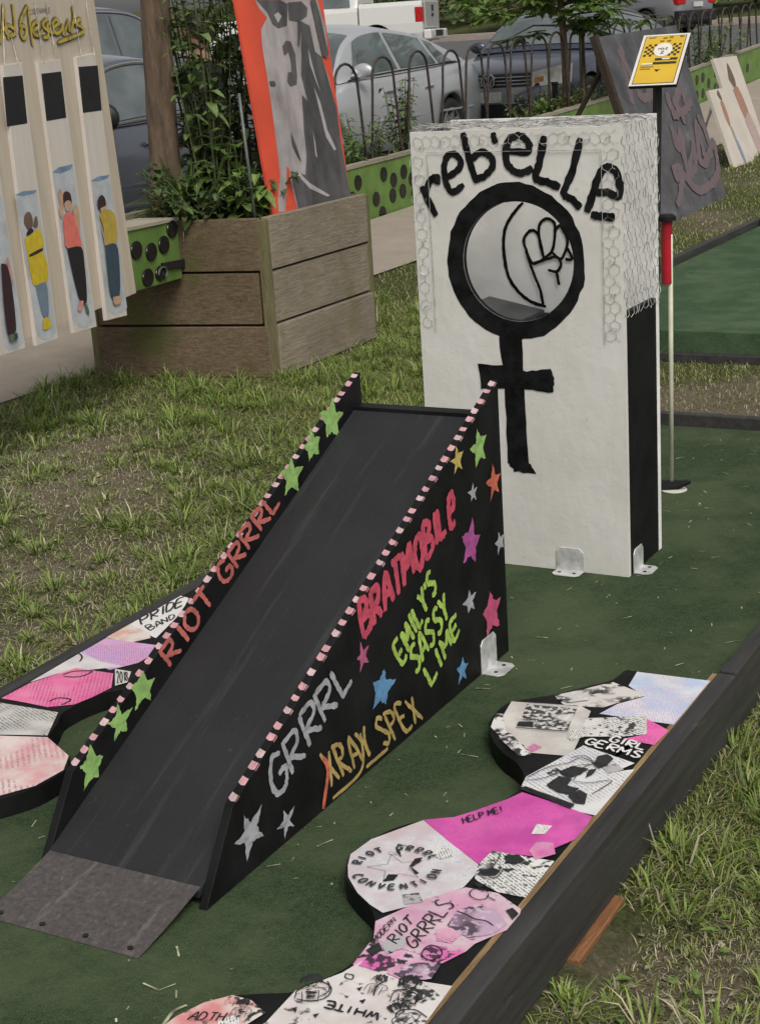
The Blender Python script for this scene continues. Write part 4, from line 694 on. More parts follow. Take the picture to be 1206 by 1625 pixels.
stem_plant('leafy_shrub', 'thin twiggy plant with pointed leaves to the right of the red poster', (-4.75, 7.75, 0.0), 8, 1.15, .16, .13, .06, 12, LG, droop=.4)
g = G(); g.tube([PU(.085, .075, .66), PU(.11, .06, 1.35)], .0075, 8); tag(g.build('plant_stake', mat('grey_steel_rod', (.13,.14,.13), .5, .2, 20, metal=.4), smooth=True), 'thin grey metal stake standing in the planter beside the red poster', 'stake')

# ------------------------------------------------------------ the red poster board
RPp = PLN['RP']
pb = thing('poster_board', 'tall orange red poster board with grey draped figure leaning in the planter', 'poster', RPp(.35, 0))
M_red = mat('poster_red', (.62,.075,.035), .5, .12, 3); g = G(); g.prism([(0, -.1), (.764, -.1), (.802, 1.25), (-.01, 1.25)], RPp, -.014, 0); g.build('board', M_red, pb)
def drape(name, a, b):
    t = NT(name); f = t.noise(3.2, 2, .5, (3, 3, .8), (.12, 0, 0)); g2 = t.noise(14, 3, .6); t.col(t.mix(.3, t.ramp(f, [(.32, a), (.62, b)]), t.ramp(g2, [(.35, a), (.65, b)]))); t.rough(.55); return t.m
GC = {'greyl': drape('poster_grey_light', (.20,.18,.18), (.40,.355,.355)), 'greyl2': drape('poster_grey_pale', (.28,.25,.25), (.44,.40,.40)), 'greyd': drape('poster_grey_dark', (.035,.033,.035), (.10,.095,.098)), 'redx': M_red}
for i, (c_, poly) in enumerate([('greyl',[(0.1607,0.9983),(0.1847,0.9601),(0.2431,0.9143),(0.1708,0.859),(0.1569,0.7767),(0.1569,0.6422),(0.151,0.4876),(0.1349,0.2605),(0.1248,0.1693),(0.0683,0.0503),(0.0581,-0.0014),(0.1186,-0.009),(0.1633,0.0922),(0.2062,0.2072),(0.2188,0.0859),(0.2421,-0.0854),(0.5368,-0.0895),(0.768,-0.0764),(0.7499,0.2714),(0.7627,0.4441),(0.7323,0.6111),(0.6946,0.7082),(0.7623,0.7052),(0.7821,0.8539),(0.7433,0.9895)]),('redx',[(0.198,0.2014),(0.2169,0.1928),(0.2014,0.0108),(0.1308,0.0095)]),('greyd',[(0.1727,0.9982),(0.3865,0.9949),(0.4496,0.9745),(0.4105,0.8713),(0.3251,0.8608),(0.2819,0.8813),(0.2511,0.9397)]),('greyl2',[(0.3083,0.9256),(0.3332,0.8864),(0.3745,0.9176),(0.3495,0.9376)]),('greyd',[(0.4516,0.9809),(0.5822,0.9853),(0.6308,0.9514),(0.6116,0.912),(0.5251,0.8878),(0.4376,0.8966)]),('greyd',[(0.551,0.8871),(0.6233,0.8652),(0.6362,0.7377),(0.6946,0.7082),(0.7187,0.6118),(0.7627,0.4441),(0.7499,0.2714),(0.768,-0.0764),(0.5368,-0.0895),(0.2421,-0.0854),(0.2227,0.1789),(0.3546,0.1449),(0.3965,0.2353),(0.4125,0.3686),(0.4453,0.5335),(0.4929,0.4969),(0.4679,0.6254)]),('greyd',[(0.336,0.7762),(0.3754,0.8007),(0.4185,0.7959),(0.4434,0.7325),(0.4269,0.6276),(0.4107,0.5888),(0.3507,0.5824),(0.3291,0.6067),(0.3461,0.6484),(0.3824,0.6498),(0.3908,0.7085),(0.3841,0.7481),(0.3408,0.7317)]),('greyl2',[(0.5682,0.5661),(0.609,0.4823),(0.6333,0.3437),(0.6912,0.2418),(0.6687,0.237),(0.6093,0.3114),(0.59,0.4224)]),('greyl2',[(0.2745,0.1802),(0.3805,0.1015),(0.5577,0.0194),(0.5289,0.0159),(0.3721,0.0752),(0.2788,0.153)]),('greyl2',[(0.57,0.7604),(0.5983,0.6183),(0.626,0.5355),(0.6079,0.5638),(0.5625,0.6739)]),('greyl2',[(0.4879,0.3557),(0.493,0.2874),(0.4905,0.2161),(0.4741,0.2279)]),('greyd',[(0.161,0.6163),(0.2098,0.6148),(0.2156,0.5937),(0.1727,0.5949)]),('greyd',[(0.2821,0.366),(0.3095,0.2905),(0.3352,0.2076),(0.3077,0.2439),(0.2761,0.3068)]),('greyd',[(0.7164,0.9899),(0.7385,0.8889),(0.7597,0.7189),(0.7329,0.6997),(0.6967,0.7149),(0.6812,0.8368),(0.6632,0.9907)]),('greyd',[(0.5143,0.8946),(0.551,0.8871),(0.4878,0.7703),(0.477,0.7773)])]):
    o = flat('figure_shape', poly, RPp, .0008+i*.0005, GC[c_], pb)

# ------------------------------------------------------------ the cream display panel with sliding slats
DPp = PLN['DP']
disp = thing('display_panel', 'cream wooden display panel with gold script title and sliding slats of painted figures', 'display panel', DPp(-.6, -.44))
M_cream = mat('cream_painted_board', (.46,.39,.31), .6, .06, 5, .15, 30, st=(4,4,.5)); M_slat = mat('pale_painted_slat', (.54,.49,.44), .6, .05, 5, .12, 30, st=(4,4,.5))
g = G(); g.prism([(0, 0), (.0, 1.55), (-1.75, 1.55), (-1.75, -.03)], DPp, -.019, 0); g.build('panel', M_cream, disp, bevel=.002)
wood('plywood_sheet', (.20,.16,.115), (.34,.28,.215), 0, .7, 5)
for v_ in (.10, .19):
    a_ = DPp(-.12, v_, -.02); b_ = PU(.80, -.002, .40+v_); g = G(); g.tube([a_, b_], .025, 4); g.build('support_arm', MATS['plywood_sheet'], disp)
slats = []
for i, poly in enumerate([[(-0.2716,1.0456),(-0.0945,1.0569),(-0.1545,-0.075),(-0.349,-0.0623)],[(-0.5965,1.038),(-0.4102,1.042),(-0.4454,-0.0705),(-0.6486,-0.0609)],[(-0.8729,1.035),(-0.723,1.0411),(-0.7836,-0.0555),(-0.9572,-0.0506)],[(-1.1512,1.0152),(-1.0073,1.0228),(-1.0437,-0.0417),(-1.2461,-0.0347)]]):
    g = G(); g.prism(poly, DPp, .0006, .0185); slats.append(g.build('slat', M_slat, disp, bevel=.0015))
M_blk = mat('black_card', (.012,.011,.013), .6, .2, 20)
for i, poly in enumerate([[(-0.2662,1.0053),(-0.0921,1.0044),(-0.114,0.8163),(-0.286,0.817)],[(-0.5863,0.991),(-0.4207,0.993),(-0.4359,0.8073),(-0.6034,0.8055)],[(-0.8871,0.9909),(-0.7358,0.9912),(-0.7573,0.8074),(-0.9152,0.806)]]): flat('black_window', poly, DPp, .0193, M_blk, slats[i])
M_tube = mat('test_tube_wash', (.42,.44,.46), .55, .12, 14); M_tubet = mat('test_tube_water', (.16,.24,.34), .5, .2, 20)
for i, poly in enumerate([[(-0.3068,0.5365),(-0.1303,0.5398),(-0.1476,-0.0422),(-0.2072,-0.054),(-0.2785,-0.0482),(-0.3295,-0.0206)],[(-0.6201,0.6047),(-0.4447,0.6117),(-0.4589,-0.0406),(-0.539,-0.0591),(-0.6003,-0.0409),(-0.6453,-0.003)],[(-0.9343,0.5486),(-0.7689,0.5435),(-0.7877,-0.0259),(-0.8491,-0.0476),(-0.9158,-0.0318),(-0.9441,-0.0006)],[(-1.1301,0.5541),(-1.0296,0.5521),(-1.0499,-0.0152),(-1.1045,-0.0343),(-1.1597,-0.0279),(-1.1994,-0.0049)]]): flat('test_tube', poly, DPp, .0194, M_tube, slats[i])
for i, poly in enumerate([[(-0.3076,0.534),(-0.2404,0.5457),(-0.1294,0.5425),(-0.151,0.5311),(-0.2354,0.5253)],[(-0.6209,0.6023),(-0.5615,0.6167),(-0.4405,0.618),(-0.471,0.5977),(-0.5592,0.591)],[(-0.9323,0.5459),(-0.8767,0.5534),(-0.7651,0.5461),(-0.7936,0.5353),(-0.8824,0.5354)]]): flat('tube_rim', poly, DPp, .0200, M_tubet, slats[i])
FC = {'skinb':(.14,.085,.06),'skinw':(.46,.29,.185),'skinp':(.52,.24,.20),'dark':(.02,.015,.018),'yellow':(.52,.38,.022),'maroon':(.035,.014,.018),'jeans':(.14,.19,.24),'hair':(.04,.018,.016),'coral':(.62,.15,.12),'black':(.013,.012,.013),'olive':(.10,.13,.07),'mustard':(.42,.30,.05),'denim':(.035,.060,.085)}
FM = {k: mat('figure_'+k, v, .6, .1, 30) for k, v in FC.items()}
for i, (c_, poly) in enumerate([('skinb',[(-0.8828,0.3972),(-0.9066,0.43),(-0.8912,0.4626),(-0.8543,0.4704),(-0.8373,0.446),(-0.8453,0.4121)]),('skinb',[(-0.8434,0.4118),(-0.8182,0.4435),(-0.801,0.4439),(-0.8033,0.4116),(-0.8265,0.4021)]),('dark',[(-0.9078,0.3807),(-0.8922,0.3984),(-0.86,0.4066),(-0.8447,0.392),(-0.8827,0.3822)]),('yellow',[(-0.9249,0.3731),(-0.8407,0.389),(-0.8072,0.3996),(-0.7917,0.3849),(-0.7829,0.3332),(-0.8038,0.316),(-0.7786,0.2512),(-0.7893,0.2018),(-0.8159,0.1831),(-0.878,0.1796),(-0.915,0.1893),(-0.9225,0.2583),(-0.9214,0.323)]),('maroon',[(-0.9064,0.3083),(-0.8049,0.3186),(-0.8069,0.3063),(-0.9048,0.2981)]),('jeans',[(-0.8976,0.1814),(-0.8167,0.1807),(-0.8176,0.1142),(-0.8395,0.0462),(-0.8782,0.0533),(-0.8931,0.1172)]),('yellow',[(-0.8813,0.0436),(-0.8403,0.0437),(-0.8326,0.0035),(-0.8945,0.0026)]),('skinw',[(-0.6077,0.4735),(-0.6103,0.5147),(-0.5886,0.5328),(-0.5728,0.5157),(-0.5737,0.4798),(-0.5917,0.4408),(-0.6115,0.4124),(-0.6204,0.434)]),('hair',[(-0.5785,0.465),(-0.5709,0.5052),(-0.5406,0.5162),(-0.5078,0.5007),(-0.5094,0.462),(-0.5419,0.4787)]),('skinw',[(-0.5718,0.4693),(-0.5419,0.4787),(-0.513,0.4676),(-0.5332,0.4388),(-0.5659,0.4376)]),('skinw',[(-0.5122,0.4363),(-0.4847,0.4538),(-0.4594,0.4299),(-0.4764,0.3427),(-0.4903,0.334),(-0.5058,0.3885)]),('coral',[(-0.6045,0.4012),(-0.5862,0.4247),(-0.546,0.4326),(-0.5134,0.4156),(-0.4887,0.3391),(-0.4883,0.2783),(-0.6081,0.2903),(-0.6134,0.3403)]),('black',[(-0.6068,0.2875),(-0.4883,0.2783),(-0.4816,0.2057),(-0.4963,0.1012),(-0.5173,0.0431),(-0.5661,0.065),(-0.5887,0.1484)]),('skinp',[(-0.5669,0.0625),(-0.5382,0.0548),(-0.5747,0.0212),(-0.5961,0.0304)]),('olive',[(-0.534,0.0433),(-0.5173,0.0431),(-0.5029,0.0001),(-0.5259,-0.0011)]),('hair',[(-0.2903,0.4093),(-0.2876,0.4465),(-0.2482,0.4677),(-0.2181,0.4519),(-0.2177,0.4167),(-0.2598,0.4137)]),('skinw',[(-0.2719,0.4125),(-0.2173,0.4178),(-0.2293,0.3992),(-0.2705,0.3988)]),('mustard',[(-0.2914,0.388),(-0.2398,0.4032),(-0.1726,0.3906),(-0.146,0.3424),(-0.1768,0.2475),(-0.2821,0.2542),(-0.2683,0.3148)]),('skinw',[(-0.2987,0.3835),(-0.2841,0.3385),(-0.2586,0.2536),(-0.2209,0.2043),(-0.2577,0.2015),(-0.2817,0.2187),(-0.2841,0.2844)]),('denim',[(-0.2821,0.2542),(-0.1776,0.2448),(-0.1751,0.1587),(-0.2156,0.026),(-0.2936,0.035),(-0.2924,0.1493)]),('skinw',[(-0.2801,0.0288),(-0.2135,0.0212),(-0.2167,-0.0074),(-0.2766,-0.0051)]),('maroon',[(-1.1366,0.3061),(-1.0952,0.29),(-1.0863,0.2005),(-1.1014,0.0649),(-1.1209,0.0339),(-1.1713,0.0388),(-1.1634,0.1648)]),('olive',[(-1.1639,0.0324),(-1.1313,0.0309),(-1.1344,0.0067),(-1.1662,0.0106)]),('denim',[(-1.1313,0.0309),(-1.1074,0.0312),(-1.1044,0.0107),(-1.1299,0.0058)]),('skinp',[(-1.0952,0.3192),(-1.0773,0.3165),(-1.0728,0.2278),(-1.0825,0.2269)])]):
    flat('painted_figure', dens(poly+poly[:1], 3)[:-1], DPp, .0206+i*.0004, FM[c_], slats[2] if i < 7 else slats[1] if i < 15 else slats[0] if i < 21 else slats[3])
g = G(); g2 = G()
for i, s_ in enumerate([[(-0.839,1.1161),(-0.8001,1.1915),(-0.7698,1.2585),(-0.7765,1.1823),(-0.7728,1.1291)],[(-0.8241,1.1626),(-0.7588,1.182)],[(-0.7025,1.264),(-0.7065,1.2048),(-0.7176,1.1516)],[(-0.7128,1.1663),(-0.7588,1.182),(-0.789,1.1619),(-0.7533,1.1434),(-0.7076,1.1543)],[(-0.672,1.1895),(-0.5905,1.2514),(-0.5921,1.1882),(-0.5954,1.1004)],[(-0.6779,1.1806),(-0.6279,1.1737),(-0.6385,1.1408),(-0.6628,1.1324),(-0.6753,1.1507),(-0.6576,1.1773)],[(-0.5832,1.1578),(-0.5197,1.1779),(-0.5401,1.1935),(-0.5783,1.1729),(-0.5683,1.1453),(-0.5315,1.1415),(-0.4992,1.1622)],[(-0.4468,1.2044),(-0.4933,1.1805),(-0.4562,1.1553),(-0.4631,1.1338),(-0.5026,1.1316)],[(-0.4193,1.1886),(-0.4557,1.1768),(-0.4322,1.1486),(-0.4041,1.1542)],[(-0.4056,1.1698),(-0.3535,1.1876),(-0.376,1.2004),(-0.4082,1.1822),(-0.3995,1.1479),(-0.3665,1.1472),(-0.3262,1.1684)],[(-0.3405,1.1655),(-0.3241,1.1746),(-0.3285,1.1401),(-0.2709,1.1926),(-0.2783,1.1485)],[(-0.2174,1.2521),(-0.2224,1.2046),(-0.2657,1.1451)],[(-0.2466,1.1828),(-0.1574,1.2006)],[(-0.1539,1.2006),(-0.2123,1.1822),(-0.1558,1.1621),(-0.169,1.1431),(-0.3927,1.1072)]]): ribbon(g2, s_, .024, DPp, .0006+i*.0003, .12); ribbon(g, s_, .014, DPp, .0052+i*.0003, .12)
g2.build('script_outline', mat('script_outline', (.16,.12,.07), .6, .3, 30), disp); g.build('script_title', mat('gold_script_paint', (.42,.32,.055), .5, .25, 30), disp)
q = ('CODENAMES',[(-0.5717,1.2227),(-0.4059,1.2301),(-0.4032,1.2486),(-0.5654,1.2422)]); lettering('small_lettering', q[0], q[1], DPp, .0035, mat('grey_pencil', (.2,.18,.17)), disp, .0008)
for i, s_ in enumerate([[(-0.7747,1.2614),(-0.8643,1.0376)],[(-0.7492,1.1374),(-0.7595,1.0305)],[(-0.5265,1.2752),(-0.555,1.0287)],[(-0.4338,1.2749),(-0.4471,1.0308)],[(-0.2068,1.2742),(-0.2297,1.042)],[(-0.0843,1.2738),(-0.1128,1.0412)]]):
    g = G(); g.tube([DPp(*s_[0], .004), DPp(*s_[1], .022)], .0016, 5); g.build('hanging_wire', M_wire, disp)
cord = G(); cord.tube([PU(1.02, .25, 1.9), PU(1.01, .24, 1.25), PU(.98, .22, .9)], .011, 6)
tag(cord.build('tie_rod', mat('black_rubber', (.012,.012,.012), .6), smooth=True), 'thin black rod rising behind the cream display panel', 'rod')
cord = G(); cord.tube([PU(.93, .10, .98), PU(.86, .03, .85), PU(.80, -.02, .785)], .009, 6)
tag(cord.build('bungee', MATS['black_rubber'], smooth=True), 'short black cord hooked over the planter rim beside the green box', 'bungee')

# ------------------------------------------------------------ green box with black discs
GPp = PLN['GP']; M_grn = mat('lime_green_paint', (.115,.20,.045), .5, .18, 5, .2, 40); M_disc = mat('gloss_black_disc', (.010,.010,.011), .22, .2, 20)
gb = thing('green_box', 'lime green box with glossy black discs and a black latch beside the timber planter', 'box', GPp(.25, -.02))
q = [(-0.4908,0.0202),(-0.0039,-0.0007),(-0.0037,0.278),(-0.5523,0.2974)]; bl_, br_, tr_, tll = q; bl_ = (bl_[0]-.02, bl_[1]); tll = (tll[0]+.01, tll[1])
g = G(); g.prism([bl_, br_, (br_[0], tr_[1]), tll], GPp, -.20, 0); g.build('body', M_grn, gb, bevel=.004)
g = G(); g.prism([(tll[0], tll[1]+.001), (br_[0]+.004, tr_[1]+.001), (br_[0]+.004, tr_[1]+.016), (tll[0], tll[1]+.016)], GPp, -.21, .008); g.build('rim', wood('pale_rim', (.33,.29,.22), (.45,.40,.32), 0), gb)
for (u, v) in [(-0.4756,0.2317),(-0.3247,0.174),(-0.1848,0.2157),(-0.0793,0.2757),(-0.3878,0.0642),(-0.249,0.0626)][:5]:
    if v > .2: v -= .028
    g = G(); g.disc(GPp, u, v, .056, .042, .0005, .010, 24); g.build('disc', M_disc, gb, bevel=.004)
u, v = [(-0.4756,0.2317),(-0.3247,0.174),(-0.1848,0.2157),(-0.0793,0.2757),(-0.3878,0.0642),(-0.249,0.0626)][5]; g = G(); g.disc(GPp, u, v, .056, .036, .0005, .010, 24); g.build('disc', M_disc, gb, bevel=.004)
g = G(); g.prism([(-0.2348,0.1078),(0.0247,0.0895),(0.015,0.0483),(-0.2155,0.0722)], GPp, .001, .012); lt = g.build('latch', M_blk, gb, bevel=.002)
g = G(); g.tube([GPp(u+.045*math.cos(a), v+.028*math.sin(a), .016) for a in [i*.35-1 for i in range(13)]], .005, 6); g.build('latch_hook', mat('grey_steel_rod', (.13,.14,.13)), lt)

# ------------------------------------------------------------ long green bed wall with discs, hoop fence
WX = -6.78
wl = thing('bed_wall', 'long lime green low planter wall with black discs along the footpath', 'wall', (WX, 16, 0))
segs = [8.6, 11.0, 13.4, 15.8, 18.2, 20.6, 23.0, 25.4]
for a_, b_ in zip(segs, segs[1:]):
    za, zb = gz(-6.5, a_), gz(-6.5, b_); g = G()
    v = [(WX+dx, y_, z_) for dx in (0, -.045) for (y_, z_) in ((a_+.004, za-.05), (b_-.004, zb-.05), (b_-.004, zb+.45), (a_+.004, za+.45))]
    g.add(v, [(0,1,2,3), (7,6,5,4), (0,4,5,1), (1,5,6,2), (2,6,7,3), (3,7,4,0)]); g.build('plank', M_grn, wl, bevel=.004)
    g = G(); v = [(WX+dx, y_, z_) for dx in (.012, -.07) for (y_, z_) in ((a_+.004, za+.452), (b_-.004, zb+.452), (b_-.004, zb+.482), (a_+.004, za+.482))]
    g.add(v, [(0,1,2,3), (7,6,5,4), (0,4,5,1), (1,5,6,2), (2,6,7,3), (3,7,4,0)]); g.build('cap_rail', wood('cap_rail_wood', (.22,.20,.15), (.34,.31,.24), 1), wl)
Pw = Pl((WX, 0, 0), (0, 1, 0), (0, 0, 1))
dots = [(a_, b_) for a_, b_ in [(11.832,0.377),(12.286,0.398),(12.461,0.332),(12.656,0.383),(12.804,0.303),(12.619,0.219),(12.428,0.201),(12.129,0.205),(12.227,0.071),(12.841,0.17),(11.722,0.253)]]+[(y_, gz(-6.5, y_)+z_) for y_ in (20.9, 21.15, 21.4, 21.7, 22.0, 22.3, 22.6, 23.2) for z_ in ((.12, .32) if int(y_*10) % 2 else (.22,))]
for (u, v) in dots:
    g = G(); g.disc(Pw, u, v, .058, .062, .0005, .008, 18); g.build('disc', M_disc, wl)
g = G(); g.grid([[(x, y, gz(-6.5, y)+.36+.03*math.sin(y*3+x*9)) for x in (-6.83, -7.0, -7.2)] for y in [8.6+.4*i for i in range(43)]]); kind(g.build('bed_soil', MATS['potting_soil']), 'structure')
g = G(); g.box(-7.26, -7.2, 8.5, 25.5, -.1, .42); kind(g.build('bed_kerb', M_path), 'structure')
M_iron = mat('rusted_iron_rod', (.042,.030,.024), .6, .5, 25, .3, 90)
fe = thing('hoop_fence', 'low fence of overlapping bent iron hoops along the green bed wall', 'fence', (-6.85, 16, .4))
hp = [(12.54,1.37),(13.2,1.39),(13.84,1.37),(14.35,1.39),(14.89,1.4),(15.44,1.42),(15.88,1.44)]; y_ = hp[-1][0]+.57; hy = [(11.9, 1.34)]+hp
while y_ < 24.2: hy.append((y_, 1.44+.014*(y_-15.9)*1.6)); y_ += .46
for i, (yc, zt) in enumerate(hy):
    wv = .27+random.uniform(-.02, .02); zb = gz(-6.5, yc)+.36; tx = random.uniform(-.02, .02); pts = []
    for k in range(19):
        u = -1+2*k/18
        if abs(u) > .45: s_ = (abs(u)-.45)/.55; yy = math.copysign(.30*wv/.27*.62+s_*.10, u); zz = zt-.16-(zt-.16-zb)*s_
        else: yy = .186*wv/.27*math.sin(u/.45*math.pi/2); zz = zt-.16+.16*math.cos(u/.45*math.pi/2)
        pts.append((-6.87+tx+.02*(i % 2), yc+yy+random.uniform(-.004, .004), zz))
    g = G(); g.tube(pts, .012, 7); g.build('hoop', M_iron, fe, smooth=True)
# planting in the bed and the young tree tied to a stake
yt = thing('young_tree', 'young feathery leaved tree in the bed in front of the navy car', 'tree', (-6.98, 16.95, .55))
g = G(); g.tube([(-6.98, 16.95, .5), (-6.97, 16.9, 1.2), (-6.99, 16.85, 1.9), (-6.95, 16.9, 2.9)], [.045, .04, .035, .02], 10); g.build('trunk', bark, yt, smooth=True)
g = G(); gl = G()
for k in range(44):
    a = random.uniform(0, 6.28); z = random.uniform(1.45, 2.6); e = Vector((-6.97+math.cos(a)*random.uniform(.4, 1.15), 16.9+math.sin(a)*random.uniform(.4, 1.25), z+random.uniform(-.25, .2))); s0 = Vector((-6.97, 16.88, z)); g.tube([s0, (s0+e)/2+Vector((0,0,.08)), e], [.012, .009, .003], 5)
    for j in range(26):
        p = s0.lerp(e, random.uniform(.25, 1.05)); d = rdir(-.6, .1); r_ = random.uniform(.10, .2)
        for m_ in range(5):
            for sg in (-1, 1): leaf(gl, p+d*r_*(.2+m_*.17), d+sg*d.cross(Vector((0,0,1)))*1.3, Vector((0,0,1)), .085, .034)
g.build('limbs', bark, yt, smooth=True); gl.build('crown', LB, yt)
g = G(); g.tube([(-6.93, 17.3, .4), (-6.93, 17.3, 1.55)], .035, 8); tag(g.build('tree_stake', wood('stake_wood', (.14,.12,.08), (.24,.21,.15), 2)), 'short grey wooden stake next to the young tree trunk', 'stake')
for (y_, h_, nm, lm, sp) in ((12.35, .55, 'bushy plant in the bed between the red poster and the fence', LG, .2), (12.0, .42, 'low plant in the bed right behind the red poster edge', LB, .2), (13.05, .8, 'tall thin plant with pointed leaves climbing through the fence hoops', LG, .12), (16.2, .35, 'low weedy plant under the hoops before the navy car', LB, .3), (16.7, .32, 'pale weedy plant at the foot of the young tree', LY, .3), (17.4, .36, 'dense low green plant right of the young tree', LB, .35), (18.1, .4, 'leafy plant left of the dark scribbled board', LG, .35), (21.6, .75, 'bluish leafy bush behind the white signs at the right', LG, .4), (22.4, .6, 'green bush at the far right end of the fence', LB, .4)):
    stem_plant('bed_plant', nm, (-7.0, y_, gz(-6.5, y_)+.34), 16, h_, sp, .12, .055, 12, lm, group='plants in the street bed')
strap_clump('bed_grass', 'spiky grass tuft in the bed below the navy car number plate', (-6.98, 15.75, gz(-6.5, 15.7)+.36), 50, .4, .016, LY)

# ------------------------------------------------------------ yellow hole sign
YP = PLN['YS']; (a0, b0), (a1, b1), (a2, b2), (a3, b3) = [(-0.0051,0.0109),(0.1903,0.0113),(0.1916,0.3253),(-0.0029,0.3173)]; sw, sh = .194, .318
sg = thing('hole_sign', 'yellow hole information sign on a black post behind the white tower', 'sign', (-2.33, 6.52, 0))
g = G(); g.prism([(-.003, .008), (sw-.003, .008), (sw-.003, sh+.005), (-.003, sh+.005)], YP, -.016, -.002); g.build('back_plate', M_blk, sg, bevel=.002)
g = G(); g.prism([(-.003, .008), (sw-.003, .008), (sw-.003, sh+.005), (-.003, sh+.005)], YP, -.0015, .0); g.build('card', mat('white_card', (.66,.63,.58), .4, .05, 10), sg)
def rect(u0, v0, u1, v1): return [(u0*sw-.003, v0*sh+.006), (u1*sw-.003, v0*sh+.006), (u1*sw-.003, v1*sh+.006), (u0*sw-.003, v1*sh+.006)]
M_dk = mat('sign_black_print', (.03,.028,.02), .4, .1, 20)
flat('sign_border', rect(.06, .035, .94, .965), YP, .0006, M_dk, sg); flat('sign_face', rect(.075, .045, .925, .955), YP, .0012, mat('sign_yellow', (.60,.39,.035), .4, .08, 4), sg)
for sx in (0, 1):
    for i in range(6):
        for j in range(4):
            if (i+j) % 2 == 0: flat('check_square', rect(.12+sx*.52+j*.06, .56+i*.04, .18+sx*.52+j*.06, .60+i*.04), YP, .0018, M_dk, sg)
g = G(); g.disc(YP, .5*sw, .68*sh+.006, .038, .042, .0022, .0028, 28); g.build('sign_disc', MATS['white_card'], sg)
lettering('sign_lettering', 'HOLE', [(.40*sw, .70*sh), (.60*sw, .70*sh), (.60*sw, .735*sh), (.40*sw, .735*sh)], YP, .0022, M_dk, sg, .0034)
lettering('sign_lettering', '2', [(.46*sw, .62*sh), (.54*sw, .62*sh), (.54*sw, .67*sh), (.46*sw, .67*sh)], YP, .0035, M_dk, sg, .0034)
flat('sign_bar', rect(.40, .475, .88, .515), YP, .0036, M_dk, sg); flat('sign_bar', rect(.55, .482, .72, .508), YP, .0042, MATS['white_card'], sg); flat('sign_bar', rect(.38, .40, .88, .44), YP, .0036, M_dk, sg); flat('sign_bar', rect(.14, .395, .38, .425), YP, .0036, MATS['white_card'], sg)
for v_, u_ in ((.35, .42), (.31, .36), (.92, .30)): flat('sign_text_line', rect(.14, v_, u_, v_+.012), YP, .0036, mat('sign_brown_print', (.25,.15,.02)), sg)
for (u_, v_) in ((.45, .90), (.58, .91), (.40, .84), (.55, .84), (.80, .92)): flat('sign_text_line', rect(u_, v_, u_+.09, v_+.025), YP, .0036, MATS['sign_brown_print'], sg)
pc = YP(.5*sw, .30*sh, -.018); pb0 = Vector((pc.x-.055, pc.y+.06, 0))
g = G(); g.tube([pb0, pc+Vector((0, .0, .02))], .019, 4); g.build('post', M_blk, sg)

# ------------------------------------------------------------ dark scribbled board
CP = PLN['CB']
cb = thing('chalk_board', 'dark grey board covered in dusty pink scribbles leaning behind the yellow sign', 'board', CP(.8, 0))
M_cb = NT('chalky_grey_board'); _f = M_cb.noise(4, 5, .65); M_cb.col(M_cb.ramp(_f, [(.3, (.035,.034,.037)), (.55, (.075,.073,.078)), (.75, (.14,.135,.14))])); M_cb.rough(.7)
g = G(); g.prism([(0, 0), (1.57, 0), (1.70, 1.53), (0, 1.49)], CP, -.02, 0); g.build('board', M_cb.m, cb)
M_ps = paint('dusty_pink_chalk', (.145,.102,.110), (.085,.080,.084), .3)
for i, s_ in enumerate([[(0.4034,1.4048),(0.2968,1.0667),(0.286,0.9495)],[(0.3332,1.3784),(0.3811,1.2583),(0.4213,1.1574)],[(0.4224,1.0385),(0.5505,0.9799),(0.7041,1.0397)],[(1.0141,0.9985),(1.0159,0.8747),(1.3186,0.999),(1.3208,0.8727)],[(0.8738,0.742),(0.8597,0.538),(1.036,0.6764),(0.9128,0.3467),(1.2465,0.5632)],[(0.8829,0.6899),(0.9195,0.4805),(0.9132,0.3156),(1.1181,0.387),(1.2023,0.5779)],[(1.4306,0.7373),(1.2319,0.3855),(1.5179,0.4412),(1.5505,0.6418),(1.4844,0.7648)],[(1.4495,0.6932),(1.3736,0.4131),(1.6542,0.5248),(1.6465,0.4499),(1.5755,0.3061),(1.3595,0.2016),(1.0175,0.1787),(0.8463,0.2715),(0.7698,0.3727),(0.6622,0.4049),(0.6221,0.3279),(0.7456,0.3139),(0.6234,0.2057),(0.4626,0.1142)],[(1.0665,0.933),(1.2159,0.8177),(1.4636,0.9046)],[(0.949,0.7974),(1.1463,0.8023),(1.1564,0.7181)]]):
    g = G(); ribbon(g, s_, .075, CP, .0012+i*.001, .3, rise=.0009); g.build('scribble', M_ps, cb)
g = G(); g.obox(CP(-.05, 0, -.03), CP.U, CP.V, CP.N, 0, .06, -.05, 1.5, 0, .05); g.build('frame_leg', wood('dark_leg_wood', (.03,.02,.014), (.07,.05,.035), 2), cb)
# back legs hold the board up
for u in (.1, 1.45):
    b = CP(u, 1.3, -.03); g = G(); g.tube([b, (b.x-.75, b.y, gz(-5, b.y))], .02, 6); g.build('back_leg', MATS['dark_leg_wood'], cb)

